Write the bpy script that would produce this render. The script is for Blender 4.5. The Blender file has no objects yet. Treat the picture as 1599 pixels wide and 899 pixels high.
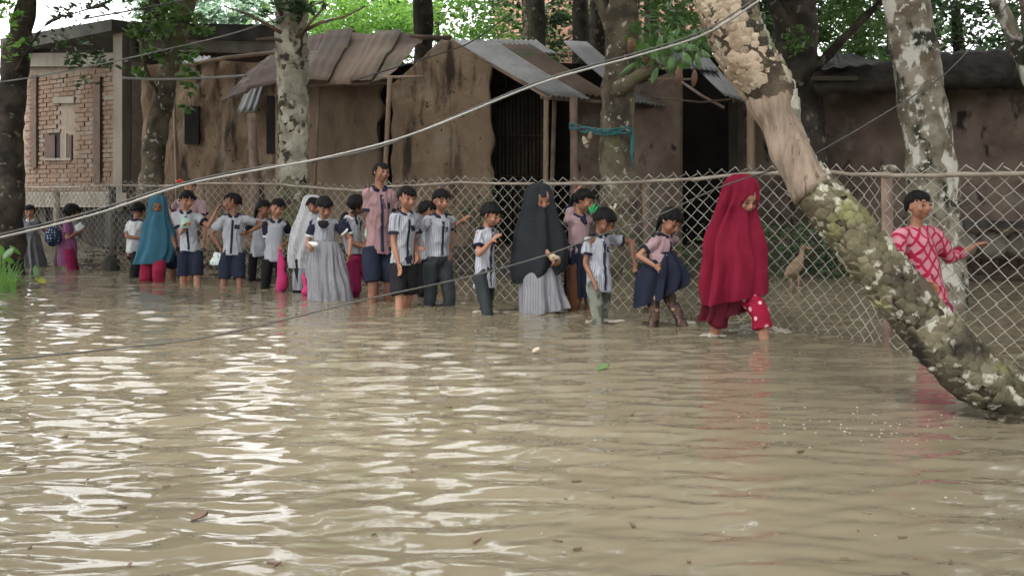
import bpy, math, random
import numpy as np
from mathutils import Vector, Matrix
from mathutils.bvhtree import BVHTree
D = bpy.data
S = bpy.context.scene
COL = S.collection
F, CX, HY, H = 1600.0, 799.5, 305.0, 1.0      # focal length in photo pixels, horizon row, eye height above the water
PI = math.pi
R = math.radians
rng = random.Random(7)
nr = np.random.default_rng(11)

# ------------------------------------------------------------------ camera
cam = D.cameras.new('camera'); camo = D.objects.new('camera', cam); COL.objects.link(camo)
camo.location = (0, 0, H); camo.rotation_euler = (R(90), 0, 0)
cam.sensor_width = 36; cam.lens = 36 * F / 1599.0
cam.shift_y = -(449.5 - HY) / 1599.0
cam.clip_start = 0.1; cam.clip_end = 2000
S.camera = camo
# ------------------------------------------------------------------ sky and sun (overcast)
SUN_EL, SUN_AZ = 58.0, 205.0
w = D.worlds.new('World'); S.world = w; w.use_nodes = True
nt = w.node_tree
sky = nt.nodes.new('ShaderNodeTexSky'); sky.sky_type = 'NISHITA'; sky.sun_disc = False
sky.sun_elevation = R(SUN_EL); sky.sun_rotation = R(SUN_AZ); sky.dust_density = 4; sky.ozone_density = 0.6; sky.air_density = 1.3
hs_ = nt.nodes.new('ShaderNodeHueSaturation'); hs_.inputs['Saturation'].default_value = 0.07
nt.links.new(sky.outputs[0], hs_.inputs['Color'])
bg = nt.nodes['Background']; bg.inputs[1].default_value = 0.15
nt.links.new(hs_.outputs[0], bg.inputs[0])
sl = D.lights.new('sun', 'SUN'); so = D.objects.new('sun', sl); COL.objects.link(so)
sl.energy = 0.9; sl.angle = R(25); sl.color = (1, 0.95, 0.87)
so.rotation_euler = (R(90 - SUN_EL), 0, R(180 - SUN_AZ))
S.view_settings.view_transform = 'Standard'; S.view_settings.look = 'None'
S.view_settings.exposure = 2.72; S.view_settings.gamma = 1

# ------------------------------------------------------------------ helpers
def P(px, py, Y): return Vector(((px - CX) / F * Y, Y, H - (py - HY) / F * Y))
def XZ(px, Y, z): return Vector(((px - CX) / F * Y, Y, z))
def YW(py): return F * H / (py - HY)            # distance of a point of the waterline
def sm(a, b, x):
    t = np.clip((x - a) / (b - a), 0, 1); return t * t * (3 - 2 * t)
class Nz:                                        # cheap vectorised smooth noise
    def __init__(s, seed, n=22, lo=.5, hi=2.0):
        g = np.random.default_rng(seed)
        d = g.normal(size=(n, 3)); d /= np.linalg.norm(d, axis=1)[:, None]
        s.k = d * g.uniform(lo, hi, n)[:, None] * 2 * PI; s.p = g.uniform(0, 2 * PI, n); s.n = n
    def __call__(s, v, f=1.0):
        v = np.asarray(v, dtype=float)
        return np.sin(v @ (s.k.T * f) + s.p).sum(-1) / math.sqrt(s.n / 2)
NZ = [Nz(i) for i in range(6)]

class MB:
    def __init__(s): s.v = []; s.f = []; s.n = 0
    def add(s, v, f):
        v = np.asarray(v, dtype=float).reshape(-1, 3)
        s.v.append(v); n = s.n
        s.f.extend([tuple(i + n for i in q) for q in f]); s.n += len(v)
        return s
    def verts(s): return np.concatenate(s.v) if s.v else np.zeros((0, 3))
    def ell(s, c, a, seg=12, rings=8):           # a: 3 axis vectors (rows) or 3 radii
        a = np.asarray(a, dtype=float)
        if a.ndim == 1: a = np.diag(a)
        vs = [(0, 0, 1)]
        for i in range(1, rings):
            p = PI * i / rings
            for j in range(seg):
                t = 2 * PI * j / seg; vs.append((math.sin(p) * math.cos(t), math.sin(p) * math.sin(t), math.cos(p)))
        vs.append((0, 0, -1))
        f = [(0, 1 + j, 1 + (j + 1) % seg) for j in range(seg)]
        for i in range(rings - 2):
            for j in range(seg):
                a0 = 1 + i * seg + j; a1 = 1 + i * seg + (j + 1) % seg
                f.append((a0, a0 + seg, a1 + seg, a1))
        e = len(vs) - 1; b = 1 + (rings - 2) * seg
        f += [(e, b + (j + 1) % seg, b + j) for j in range(seg)]
        return s.add(np.array(vs) @ a + np.array(c), f)
    def tube(s, pts, rad, seg=8, cap=True, flat=None, ends=False):
        pts = [np.array(p, dtype=float) for p in pts]; n = len(pts)
        if not hasattr(rad, '__len__'): rad = [rad] * n
        vs = []; up = None
        for i in range(n):
            t = pts[min(i + 1, n - 1)] - pts[max(i - 1, 0)]; t /= (np.linalg.norm(t) + 1e-9)
            if up is None:
                up = np.array((0, 0, 1.)) if abs(t[2]) < .9 else np.array((0, 1., 0))
                if flat is not None: up = np.array(flat, dtype=float)
            a = np.cross(t, up); a /= (np.linalg.norm(a) + 1e-9); up = np.cross(a, t)
            for j in range(seg):
                th = 2 * PI * j / seg; vs.append(pts[i] + rad[i] * (a * math.cos(th) + up * math.sin(th)))
        f = [(i * seg + j, i * seg + (j + 1) % seg, (i + 1) * seg + (j + 1) % seg, (i + 1) * seg + j) for i in range(n - 1) for j in range(seg)]
        if cap: f += [tuple(range(seg))[::-1], tuple((n - 1) * seg + j for j in range(seg))]
        s.add(vs, f)
        if ends:
            s.ell(pts[0], [rad[0]] * 3, 8, 6); s.ell(pts[-1], [rad[-1]] * 3, 8, 6)
        return s
    def box(s, c, h, M=None):
        v = np.array([(x, y, z) for x in (-1, 1) for y in (-1, 1) for z in (-1, 1)], dtype=float) * np.array(h, dtype=float)
        if M is not None: v = v @ np.array(M).T
        return s.add(v + np.array(c, dtype=float), [(0, 1, 3, 2), (4, 6, 7, 5), (0, 4, 5, 1), (2, 3, 7, 6), (0, 2, 6, 4), (1, 5, 7, 3)])
    def hexa(s, a, b):                           # two quads of 4 corners joined
        return s.add(list(a) + list(b), [(3, 2, 1, 0), (4, 5, 6, 7), (0, 1, 5, 4), (1, 2, 6, 5), (2, 3, 7, 6), (3, 0, 4, 7)])
    def grid(s, V, nu, nv):                      # V shape (nu*nv,3), row major nu
        f = [(i * nv + j, i * nv + j + 1, (i + 1) * nv + j + 1, (i + 1) * nv + j) for i in range(nu - 1) for j in range(nv - 1)]
        return s.add(V, f)
def mesh_np(name, v, f):
    me = D.meshes.new(name); me.from_pydata([tuple(x) for x in v], [], f); return me
def quads_mesh(name, v, smooth=False):           # v: (n*4,3) independent quads
    n = len(v) // 4; me = D.meshes.new(name)
    me.vertices.add(len(v)); me.vertices.foreach_set('co', np.asarray(v, dtype=np.float32).ravel())
    me.loops.add(n * 4); me.loops.foreach_set('vertex_index', np.arange(n * 4, dtype=np.int32))
    me.polygons.add(n); me.polygons.foreach_set('loop_start', np.arange(0, n * 4, 4, dtype=np.int32))
    me.update(); me.validate(); return me
def shade(me, on=True): me.polygons.foreach_set('use_smooth', [on] * len(me.polygons)); me.update()
def root_(name, loc, label, cat, group=None, rz=0):
    o = D.objects.new(name, None); COL.objects.link(o); o.location = loc; o.rotation_euler = (0, 0, rz)
    o.empty_display_size = .2; o['label'] = label; o['category'] = cat
    if group: o['group'] = group
    return o
def tag(o, label, cat, group=None):
    o['label'] = label; o['category'] = cat
    if group: o['group'] = group
    return o
def tolocal(v, parent):
    top = parent
    while top.parent: top = top.parent
    a = top.rotation_euler[2]; v = np.asarray(v) - np.array(top.location)
    c, s_ = math.cos(-a), math.sin(-a)
    return np.stack([v[:, 0] * c - v[:, 1] * s_, v[:, 0] * s_ + v[:, 1] * c, v[:, 2]], 1)
def link(name, me, mat, parent=None, smooth=False, label=None, kind=None, origin=None):
    o = D.objects.new(name, me); COL.objects.link(o)
    if mat is not None: me.materials.append(mat)
    if smooth: shade(me)
    if parent is not None: o.parent = parent
    if label: o['label'] = label
    if kind: o['kind'] = kind
    return o
def put(name, mb, mat, parent=None, smooth=False, label=None, kind=None):
    v = mb.verts()
    if parent is not None: v = tolocal(v, parent); return link(name, mesh_np(name, v, mb.f), mat, parent, smooth, label, kind)
    c = np.array([(v[:, 0].min() + v[:, 0].max()) / 2, (v[:, 1].min() + v[:, 1].max()) / 2, v[:, 2].min()])
    if kind == 'structure': c = c * 0
    o = link(name, mesh_np(name, v - c, mb.f), mat, None, smooth, label, kind); o.location = c; return o
def remesh(mb, vox, smooth=2, dec=1.0):
    me = mesh_np('tmp', mb.verts(), mb.f); o = D.objects.new('tmp', me); COL.objects.link(o)
    m = o.modifiers.new('r', 'REMESH'); m.mode = 'VOXEL'; m.voxel_size = vox; m.adaptivity = 0
    if smooth: m2 = o.modifiers.new('s', 'SMOOTH'); m2.factor = .5; m2.iterations = smooth
    if dec < 1: m3 = o.modifiers.new('d', 'DECIMATE'); m3.ratio = dec
    dg = bpy.context.evaluated_depsgraph_get(); e = o.evaluated_get(dg)
    out = D.meshes.new_from_object(e)
    n = len(out.vertices); v = np.empty(n * 3, dtype=np.float32); out.vertices.foreach_get('co', v)
    D.objects.remove(o); D.meshes.remove(me)
    return out, v.reshape(-1, 3).astype(float)
def setco(me, v): me.vertices.foreach_set('co', np.asarray(v, dtype=np.float32).ravel()); me.update()
def normals(me):
    n = np.empty(len(me.vertices) * 3, dtype=np.float32); me.vertices.foreach_get('normal', n); return n.reshape(-1, 3).astype(float)

def catmull(xs, ys, t):
    i = max(0, min(len(xs) - 2, int(np.searchsorted(xs, t)) - 1)); x0, x1 = xs[i], xs[i + 1]; u = (t - x0) / (x1 - x0 + 1e-9); y = ys
    m0 = (y[i + 1] - y[max(i - 1, 0)]) / (xs[i + 1] - xs[max(i - 1, 0)]) * (x1 - x0); j = min(i + 2, len(xs) - 1); m1 = (y[j] - y[i]) / (xs[j] - xs[i]) * (x1 - x0)
    return (2 * u ** 3 - 3 * u ** 2 + 1) * y[i] + (u ** 3 - 2 * u ** 2 + u) * m0 + (-2 * u ** 3 + 3 * u ** 2) * y[i + 1] + (u ** 3 - u ** 2) * m1
# ------------------------------------------------------------------ materials
def M_(name, col, col2=None, scale=6, rough=.8, detail=4, bump=0, bscale=30, contrast=(.35, .65), spec=.3, stretch=None, extra=None, bdist=.01, sss=0, world=False, rnd=0):
    m = D.materials.new(name); m.use_nodes = True; n = m.node_tree; L = n.links
    b = n.nodes['Principled BSDF']; b.inputs['Roughness'].default_value = rough; b.inputs['Specular IOR Level'].default_value = spec
    tc = n.nodes.new('ShaderNodeTexCoord'); mp = n.nodes.new('ShaderNodeMapping'); geo = n.nodes.new('ShaderNodeNewGeometry'); src = geo.outputs['Position'] if world else tc.outputs['Object']; L.new(src, mp.inputs[0])
    if stretch: mp.inputs['Scale'].default_value = stretch
    out = None
    if col2 is None: col2 = tuple(c * .8 for c in col)
    nz = n.nodes.new('ShaderNodeTexNoise'); nz.inputs['Scale'].default_value = scale; nz.inputs['Detail'].default_value = detail
    L.new(mp.outputs[0], nz.inputs['Vector'])
    cr = n.nodes.new('ShaderNodeValToRGB'); cr.color_ramp.elements[0].position = contrast[0]; cr.color_ramp.elements[1].position = contrast[1]
    cr.color_ramp.elements[0].color = (*col2, 1); cr.color_ramp.elements[1].color = (*col, 1)
    L.new(nz.outputs[0], cr.inputs[0]); out = cr.outputs[0]
    if extra:                                    # list of (color, scale, lo, hi, stretch)
        for (c3, sc, lo, hi, st) in extra:
            n2 = n.nodes.new('ShaderNodeTexNoise'); n2.inputs['Scale'].default_value = sc; n2.inputs['Detail'].default_value = 5
            m2 = n.nodes.new('ShaderNodeMapping'); L.new(src, m2.inputs[0]); m2.inputs['Location'].default_value = (sc, lo * 9, 3)
            if st: m2.inputs['Scale'].default_value = st
            L.new(m2.outputs[0], n2.inputs['Vector'])
            mr = n.nodes.new('ShaderNodeMapRange'); mr.inputs[1].default_value = lo; mr.inputs[2].default_value = hi
            L.new(n2.outputs[0], mr.inputs[0])
            mx = n.nodes.new('ShaderNodeMix'); mx.data_type = 'RGBA'; L.new(mr.outputs[0], mx.inputs[0]); L.new(out, mx.inputs[6])
            mx.inputs[7].default_value = (*c3, 1); out = mx.outputs[2]
    if rnd:
        oi = n.nodes.new('ShaderNodeObjectInfo'); hv = n.nodes.new('ShaderNodeHueSaturation'); mr = n.nodes.new('ShaderNodeMapRange'); mr.inputs[3].default_value = 1 - rnd; mr.inputs[4].default_value = 1 + rnd
        L.new(oi.outputs['Random'], mr.inputs[0]); L.new(mr.outputs[0], hv.inputs['Value']); L.new(out, hv.inputs['Color']); out = hv.outputs[0]
    L.new(out, b.inputs['Base Color'])
    if bump:
        n3 = n.nodes.new('ShaderNodeTexNoise'); n3.inputs['Scale'].default_value = bscale; n3.inputs['Detail'].default_value = 9; n3.inputs['Roughness'].default_value = .62
        L.new(mp.outputs[0], n3.inputs['Vector'])
        bp = n.nodes.new('ShaderNodeBump'); bp.inputs['Strength'].default_value = bump; bp.inputs['Distance'].default_value = bdist
        L.new(n3.outputs[0], bp.inputs['Height']); L.new(bp.outputs[0], b.inputs['Normal'])
    m['out'] = 0
    return m
def pattern(m, col, fn):                         # mixes col over the base colour where fn(nodes, links, object coords) > 0
    n = m.node_tree; L = n.links; b = n.nodes['Principled BSDF']
    src = b.inputs['Base Color'].links[0].from_socket
    tc = n.nodes.new('ShaderNodeTexCoord'); fac = fn(n, L, tc.outputs['Object'])
    mx = n.nodes.new('ShaderNodeMix'); mx.data_type = 'RGBA'; L.new(fac, mx.inputs[0]); L.new(src, mx.inputs[6]); mx.inputs[7].default_value = (*col, 1)
    L.new(mx.outputs[2], b.inputs['Base Color']); return m
def mth(n, L, op, a, b=None, clamp=False):
    x = n.nodes.new('ShaderNodeMath'); x.operation = op; x.use_clamp = clamp
    for i, q in enumerate((a, b)):
        if q is None: continue
        if isinstance(q, (int, float)): x.inputs[i].default_value = q
        else: L.new(q, x.inputs[i])
    return x.outputs[0]
def sepx(n, L, v):
    s = n.nodes.new('ShaderNodeSeparateXYZ'); L.new(v, s.inputs[0]); return s.outputs
def stripes_v(k, lo=.0, soft=2.0):
    def fn(n, L, v):
        s = sepx(n, L, v); wz = n.nodes.new('ShaderNodeTexNoise'); wz.inputs['Scale'].default_value = 9; L.new(v, wz.inputs['Vector']); a = mth(n, L, 'ADD', mth(n, L, 'ARCTAN2', s[0], s[1]), mth(n, L, 'MULTIPLY', wz.outputs[0], .22))
        return mth(n, L, 'MULTIPLY', mth(n, L, 'SUBTRACT', mth(n, L, 'SINE', mth(n, L, 'MULTIPLY', a, k)), lo), soft * .5, True)
    return fn
def stripes_h(k, lo=.2, soft=2.0, tilt=.3):
    def fn(n, L, v):
        s = sepx(n, L, v); wz = n.nodes.new('ShaderNodeTexNoise'); wz.inputs['Scale'].default_value = 7; L.new(v, wz.inputs['Vector']); a = mth(n, L, 'ADD', mth(n, L, 'ADD', s[2], mth(n, L, 'MULTIPLY', s[0], tilt)), mth(n, L, 'MULTIPLY', wz.outputs[0], .05))
        return mth(n, L, 'MULTIPLY', mth(n, L, 'SUBTRACT', mth(n, L, 'SINE', mth(n, L, 'MULTIPLY', a, k)), lo), soft, True)
    return fn
def diamonds(kx, kz, lo=.55):
    def fn(n, L, v):
        s = sepx(n, L, v); x = mth(n, L, 'MULTIPLY', mth(n, L, 'ADD', s[0], mth(n, L, 'MULTIPLY', s[1], .6)), kx); z = mth(n, L, 'MULTIPLY', s[2], kz)
        p = mth(n, L, 'ABSOLUTE', mth(n, L, 'SINE', mth(n, L, 'ADD', x, z))); q = mth(n, L, 'ABSOLUTE', mth(n, L, 'SINE', mth(n, L, 'SUBTRACT', x, z)))
        return mth(n, L, 'MULTIPLY', mth(n, L, 'SUBTRACT', mth(n, L, 'MINIMUM', p, q), lo), 6, True)
    return fn
def dots(sc, r=.33):
    def fn(n, L, v):
        vo = n.nodes.new('ShaderNodeTexVoronoi'); vo.inputs['Scale'].default_value = sc; vo.inputs['Randomness'].default_value = .25
        L.new(v, vo.inputs['Vector']); return mth(n, L, 'MULTIPLY', mth(n, L, 'SUBTRACT', r, vo.outputs['Distance']), 14, True)
    return fn
def leafmat(name, c1, c2, trans=.35, rough=.45):
    m = D.materials.new(name); m.use_nodes = True; n = m.node_tree; L = n.links
    b = n.nodes['Principled BSDF']; b.inputs['Roughness'].default_value = rough; b.inputs['Specular IOR Level'].default_value = .35
    g = n.nodes.new('ShaderNodeNewGeometry'); cr = n.nodes.new('ShaderNodeValToRGB')
    cr.color_ramp.elements[0].color = (*c1, 1); cr.color_ramp.elements[1].color = (*c2, 1)
    L.new(g.outputs['Random Per Island'], cr.inputs[0]); L.new(cr.outputs[0], b.inputs['Base Color'])
    t = n.nodes.new('ShaderNodeBsdfTranslucent'); hv = n.nodes.new('ShaderNodeHueSaturation'); hv.inputs['Value'].default_value = 1.5; hv.inputs['Hue'].default_value = .48
    L.new(cr.outputs[0], hv.inputs['Color']); L.new(hv.outputs[0], t.inputs[0])
    mx = n.nodes.new('ShaderNodeMixShader'); mx.inputs[0].default_value = trans
    L.new(b.outputs[0], mx.inputs[1]); L.new(t.outputs[0], mx.inputs[2]); L.new(mx.outputs[0], n.nodes['Material Output'].inputs[0])
    return m
MAT = {}
MAT['mud'] = M_('mud_plaster', (.285, .208, .145), (.155, .108, .074), 1.6, .95, 6, 1, 22, (.3, .7), .1, (1, 1, .6), [((.25, .205, .16), 2.2, .56, .68, (1, 1, .5)), ((.05, .036, .028), 3, .53, .66, (1.8, 1, .3)), ((.04, .03, .024), 13, .65, .69, (1, 1, .6))], .04)
MAT['mud_pale'] = M_('pale_mud_plaster', (.28, .215, .152), (.18, .134, .094), 1.4, .95, 6, .7, 10, (.3, .7), .1, (1.5, 1, .5), [((.13, .09, .065), 2.4, .6, .72, (2, 1, .3)), ((.06, .05, .04), 9, .68, .74, None)], .03)
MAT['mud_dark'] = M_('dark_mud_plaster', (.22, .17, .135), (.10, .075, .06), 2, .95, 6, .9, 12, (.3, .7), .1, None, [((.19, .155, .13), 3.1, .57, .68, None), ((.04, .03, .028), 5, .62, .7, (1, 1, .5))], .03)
MAT['brick'] = M_('clay_brick', (.175, .12, .088), (.125, .084, .062), 5, .9, 4, .4, 40, (.3, .7), .1, None, [((.17, .145, .115), 2, .52, .66, None)])
MAT['brick_red'] = M_('red_brick', (.092, .062, .047), (.062, .042, .033), 8, .9, 4, .4, 40)
MAT['mortar'] = M_('mortar', (.19, .152, .12), (.15, .12, .095), 9, .95)
MAT['concrete'] = M_('concrete', (.20, .18, .148), (.125, .11, .09), 3, .9, 5, .3, 30, (.3, .7), .2, (1, 1, .4), [((.12, .11, .09), 3, .6, .75, (2, 2, .3))])
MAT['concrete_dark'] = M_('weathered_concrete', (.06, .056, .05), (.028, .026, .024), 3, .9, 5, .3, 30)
MAT['rust'] = M_('rusty_iron_sheet', (.15, .10, .066), (.08, .052, .035), 1.6, .75, 6, .2, 40, (.3, .7), .3, (1, .5, .5), [((.15, .115, .082), 1.1, .55, .7, None), ((.075, .08, .045), 1.7, .6, .7, None)], rnd=.3)
MAT['rust2'] = M_('reddish_rusty_iron_sheet', (.11, .062, .047), (.06, .034, .027), 3, .75, 6, .2, 40, (.3, .7), .3, None, [((.16, .125, .10), 3, .56, .66, None)])
MAT['tin'] = M_('grey_iron_sheet', (.25, .25, .245), (.13, .128, .124), 2.5, .45, 6, .1, 40, (.3, .7), .5, (1, .4, .4), [((.11, .075, .058), 2, .56, .75, None)])
MAT['tin_dark'] = M_('dark_iron_sheet', (.10, .10, .095), (.05, .05, .05), 3, .6)
MAT['dark'] = M_('painted_interior_shade', (.022, .018, .016), (.014, .012, .011), 3, .95)  # near-black colour stands in for the shade inside openings and gaps
MAT['slat'] = M_('dark_bamboo_slat', (.055, .042, .032), (.03, .023, .018), 3, .8)
MAT['thatch'] = M_('dark_thatch', (.045, .036, .03), (.02, .017, .015), 6, .95, 6, 1, 30)
MAT['bamboo'] = M_('bamboo_pole', (.29, .21, .15), (.18, .125, .085), 4, .6, 4, .2, 30, (.3, .7), .3, (1, 1, .3))
MAT['bamboo_dark'] = M_('weathered_bamboo', (.20, .135, .095), (.10, .07, .05), 4, .7)
MAT['rail'] = M_('pale_bamboo_rail', (.31, .27, .22), (.2, .165, .13), 5, .6)
MAT['wire'] = M_('galvanised_wire', (.42, .41, .37), (.28, .265, .22), 3, .45, 4, 0, 30, (.3, .7), .6)
MAT['wire_old'] = M_('dull_wire', (.36, .34, .29), (.22, .2, .165), 3, .6)
MAT['cable'] = M_('pale_cable', (.24, .235, .22), (.17, .165, .155), 3, .5)
MAT['cable_dark'] = M_('dark_cable', (.07, .07, .065), (.04, .04, .04), 3, .5)
MAT['cable_grey'] = M_('grey_cable', (.075, .072, .066), (.05, .048, .044), 3, .5)
MAT['wood'] = M_('brown_wood', (.065, .03, .02), (.035, .018, .012), 6, .6)
MAT['plank'] = M_('bleached_plank', (.26, .185, .145), (.16, .11, .085), 6, .8)
MAT['ground'] = M_('wet_silt', (.11, .088, .066), (.05, .042, .034), 1.5, .8, 8, .8, 12, (.3, .7), .3, None, [((.05, .06, .03), .9, .58, .66, None), ((.19, .155, .12), 6, .62, .7, None)], .05)
bk = dict(rough=.95, detail=8, bump=1, bscale=22, spec=.1, bdist=.02)
MAT['bark_grey'] = M_('lichen_bark', (.25, .225, .18), (.12, .098, .07), 5, contrast=(.4, .6), extra=[((.47, .45, .40), 7, .555, .60, (1, 1, .6)), ((.035, .038, .026), 5.5, .54, .60, (1, 1, .6)), ((.5, .49, .45), 19, .62, .66, None)], **bk)
MAT['bark_moss'] = M_('mossy_bark', (.15, .125, .09), (.06, .05, .036), 4, contrast=(.4, .6), extra=[((.36, .35, .30), 13, .62, .66, None), ((.12, .14, .06), 3, .55, .65, None)], **bk)
MAT['bark_dark'] = M_('dark_bark', (.075, .062, .05), (.035, .03, .026), 5, contrast=(.4, .6), extra=[((.16, .15, .12), 9, .62, .66, None)], **bk)
MAT['palm_bark'] = M_('palm_fibre', (.09, .07, .05), (.035, .028, .02), 6, contrast=(.4, .6), extra=[((.30, .27, .20), 9, .55, .62, None)], **bk)
MAT['stub_pale'] = M_('pale_leaf_base', (.34, .285, .21), (.2, .15, .105), 9, world=True, rnd=.18, contrast=(.35, .65), extra=[((.13, .09, .06), 11, .6, .68, None)], **bk)
MAT['stub_grey'] = M_('grey_leaf_base', (.40, .385, .33), (.22, .20, .15), 10, contrast=(.35, .6), extra=[((.08, .07, .05), 8, .57, .64, None)], **bk)
MAT['stub_moss'] = M_('mossy_leaf_base', (.17, .155, .10), (.08, .07, .045), 7, world=True, rnd=.18, contrast=(.35, .65), extra=[((.38, .37, .30), 13, .57, .62, None), ((.155, .155, .07), 5, .55, .64, None)], **bk)
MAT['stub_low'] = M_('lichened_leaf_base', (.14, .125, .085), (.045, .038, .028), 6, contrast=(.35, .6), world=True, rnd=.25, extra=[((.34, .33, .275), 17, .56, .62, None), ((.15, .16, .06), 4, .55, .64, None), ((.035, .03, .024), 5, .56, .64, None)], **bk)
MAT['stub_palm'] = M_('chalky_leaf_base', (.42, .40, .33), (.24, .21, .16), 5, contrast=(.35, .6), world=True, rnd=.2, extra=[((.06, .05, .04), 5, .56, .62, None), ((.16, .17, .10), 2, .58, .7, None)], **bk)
MAT['stub_crevice'] = M_('crevice_shade_leaf_base', (.085, .072, .05), (.035, .03, .022), 8, contrast=(.35, .65), extra=[((.24, .24, .20), 12, .6, .66, None)], **bk)  # dark tone paints the shade of the crevice near the palm's top
MAT['bare_wood'] = M_('striated_bare_wood', (.26, .20, .155), (.15, .115, .088), 5, .85, 6, .8, 14, (.35, .6), .15, (6, 6, 1), [((.10, .075, .055), 9, .62, .68, (5, 5, .6))])
MAT['leaf_bright'] = leafmat('bright_leaf', (.10, .26, .05), (.22, .42, .09), .5)
MAT['leaf_mid'] = leafmat('mid_leaf', (.05, .12, .03), (.12, .22, .06), .35)
MAT['leaf_dark'] = leafmat('dark_leaf', (.025, .06, .025), (.07, .125, .045), .25)
MAT['leaf_hazed'] = leafmat('haze_tinted_far_leaf', (.12, .20, .14), (.22, .30, .22), .4)  # distance haze is put into this paler leaf colour
MAT['leaf_orange'] = M_('withered_leaf', (.16, .085, .045), (.10, .055, .035), 9, .6)
MAT['leaf_green1'] = M_('glossy_leaf', (.13, .22, .09), (.07, .13, .05), 9, .35)
MAT['net'] = M_('teal_net', (.03, .15, .15), (.02, .09, .10), 20, .6)
MAT['cyan'] = M_('pale_cyan_board', (.42, .66, .68), (.33, .55, .58), 6, .6)
MAT['white'] = M_('white_paint', (.62, .64, .64), (.5, .52, .52), 6, .6)
MAT['sack'] = M_('grey_sack', (.21, .185, .155), (.12, .105, .085), 4, .9, 5, .6, 20)
MAT['skin'] = M_('brown_skin', (.335, .165, .105), (.27, .125, .078), 12, .5, 3, .05, 60, (.35, .65), .35)
MAT['skin_dark'] = M_('deep_brown_skin', (.24, .112, .07), (.185, .082, .052), 12, .5, 3, .05, 60, (.35, .65), .35)
MAT['skin_wet'] = M_('wet_brown_skin', (.36, .18, .115), (.29, .135, .085), 12, .3, 3, .05, 60, (.35, .65), .5)
MAT['hair'] = M_('black_hair', (.010, .009, .009), (.005, .005, .005), 30, .7, 4, .3, 80, (.3, .7), .15, (1, 1, .3))
MAT['eye'] = M_('dark_eye', (.02, .014, .012), None, 5, .2)
MAT['lip'] = M_('lip', (.21, .09, .07), None, 9, .5)
cl = dict(scale=9, rough=.9, detail=4, bump=.35, bscale=26, contrast=(.3, .7), spec=.1, bdist=.012, rnd=.13)
def C_(n, c, f=.78, **k):
    q = dict(cl); q.update(k); return M_(n, c, tuple(x * f for x in c), **q)
MAT['navy'] = C_('navy_cloth', (.022, .026, .046))
MAT['black'] = C_('black_cloth', (.02, .02, .023))
MAT['char'] = C_('wet_dark_trousers', (.032, .038, .042), rough=.55)
MAT['pale'] = C_('pale_grey_cloth', (.40, .41, .45))
MAT['whitec'] = C_('white_cloth', (.55, .55, .57))
MAT['pinksh'] = C_('dusty_pink_cloth', (.30, .185, .195))
MAT['pinklt'] = C_('light_pink_cloth', (.43, .29, .315))
MAT['stripe'] = pattern(C_('striped_grey_cloth', (.40, .41, .45)), (.13, .14, .18), stripes_v(26, .1, 1.6))
MAT['stripe_f'] = pattern(C_('fine_striped_grey_cloth', (.37, .38, .42)), (.19, .20, .25), stripes_v(34, .0, 1.2))
MAT['dressg'] = pattern(C_('grey_striped_dress', (.26, .26, .285)), (.14, .14, .17), stripes_v(40, .0, 1.4))
MAT['dressd'] = C_('dark_grey_dress', (.14, .14, .155))
MAT['magenta'] = C_('magenta_cloth', (.36, .055, .20))
MAT['plum'] = C_('plum_kameez', (.27, .10, .22))
MAT['maroon'] = C_('dark_magenta_trousers', (.23, .02, .07))
MAT['redt'] = C_('red_trousers', (.24, .02, .05))
MAT['hijab_red'] = C_('crimson_cloth', (.19, .012, .032), .8)
MAT['skirt_red'] = C_('dark_red_wet_skirt', (.095, .010, .02), .8, rough=.6)
MAT['polka'] = pattern(C_('dark_red_polka_cloth', (.26, .012, .035)), (.62, .38, .42), dots(17, .34))
MAT['hijab_teal'] = pattern(C_('teal_cloth', (.035, .11, .16)), (.055, .145, .205), stripes_h(360, .1, 1.2, .12))
MAT['hijab_black'] = pattern(C_('black_printed_cloth', (.017, .02, .024)), (.036, .04, .045), stripes_h(520, .35, 2.2, .1))
MAT['scarf'] = pattern(C_('grey_printed_scarf', (.50, .50, .52)), (.24, .24, .26), dots(60, .42))
MAT['diamond'] = pattern(C_('crimson_diamond_cloth', (.36, .02, .055)), (.44, .20, .245), diamonds(50, 32, .34))
MAT['camo'] = M_('camouflage_cloth', (.16, .17, .14), (.07, .08, .065), 9, .7, 2, .3, 26, (.48, .52), .2, None, [((.25, .25, .22), 12, .55, .58, None)])
MAT['brownt'] = C_('brown_wet_trousers', (.16, .07, .04))
MAT['floral'] = M_('brown_floral_leggings', (.09, .055, .04), (.03, .02, .02), 18, .7, 3, .2, 26, (.45, .55), .2, None, [((.36, .24, .17), 24, .6, .64, None)])
MAT['pinkbag'] = C_('hot_pink_cloth', (.50, .04, .15), rough=.6)
MAT['green'] = C_('green_ribbon', (.03, .36, .14), rough=.5)
MAT['packet'] = pattern(M_('printed_packet', (.70, .72, .74), (.60, .64, .68), 9, .35), (.06, .36, .16), dots(34, .4))
MAT['packet2'] = M_('mint_packet', (.42, .60, .50), (.30, .48, .38), 12, .4)
MAT['paper'] = M_('white_paper', (.74, .78, .76), (.62, .68, .66), 9, .6)
MAT['cream'] = M_('cream_packet', (.55, .48, .36), (.36, .29, .20), 20, .6)
MAT['bagblue'] = pattern(C_('navy_printed_bag', (.03, .045, .09)), (.45, .5, .58), dots(26, .3))
MAT['redcap'] = C_('red_plastic', (.5, .05, .03), rough=.4)
MAT['feather'] = M_('duck_feathers', (.27, .19, .125), (.14, .095, .065), 16, .8, 4, .4, 50)
MAT['beak'] = M_('duck_bill', (.42, .22, .16), None, 9, .5)
MAT['foam'] = M_('foam_water', (.42, .385, .33), (.30, .27, .23), 20, .35, 4, .2, 40)
MAT['yellowleaf'] = M_('yellow_leaf', (.55, .50, .08), (.38, .42, .07), 9, .4)
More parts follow.
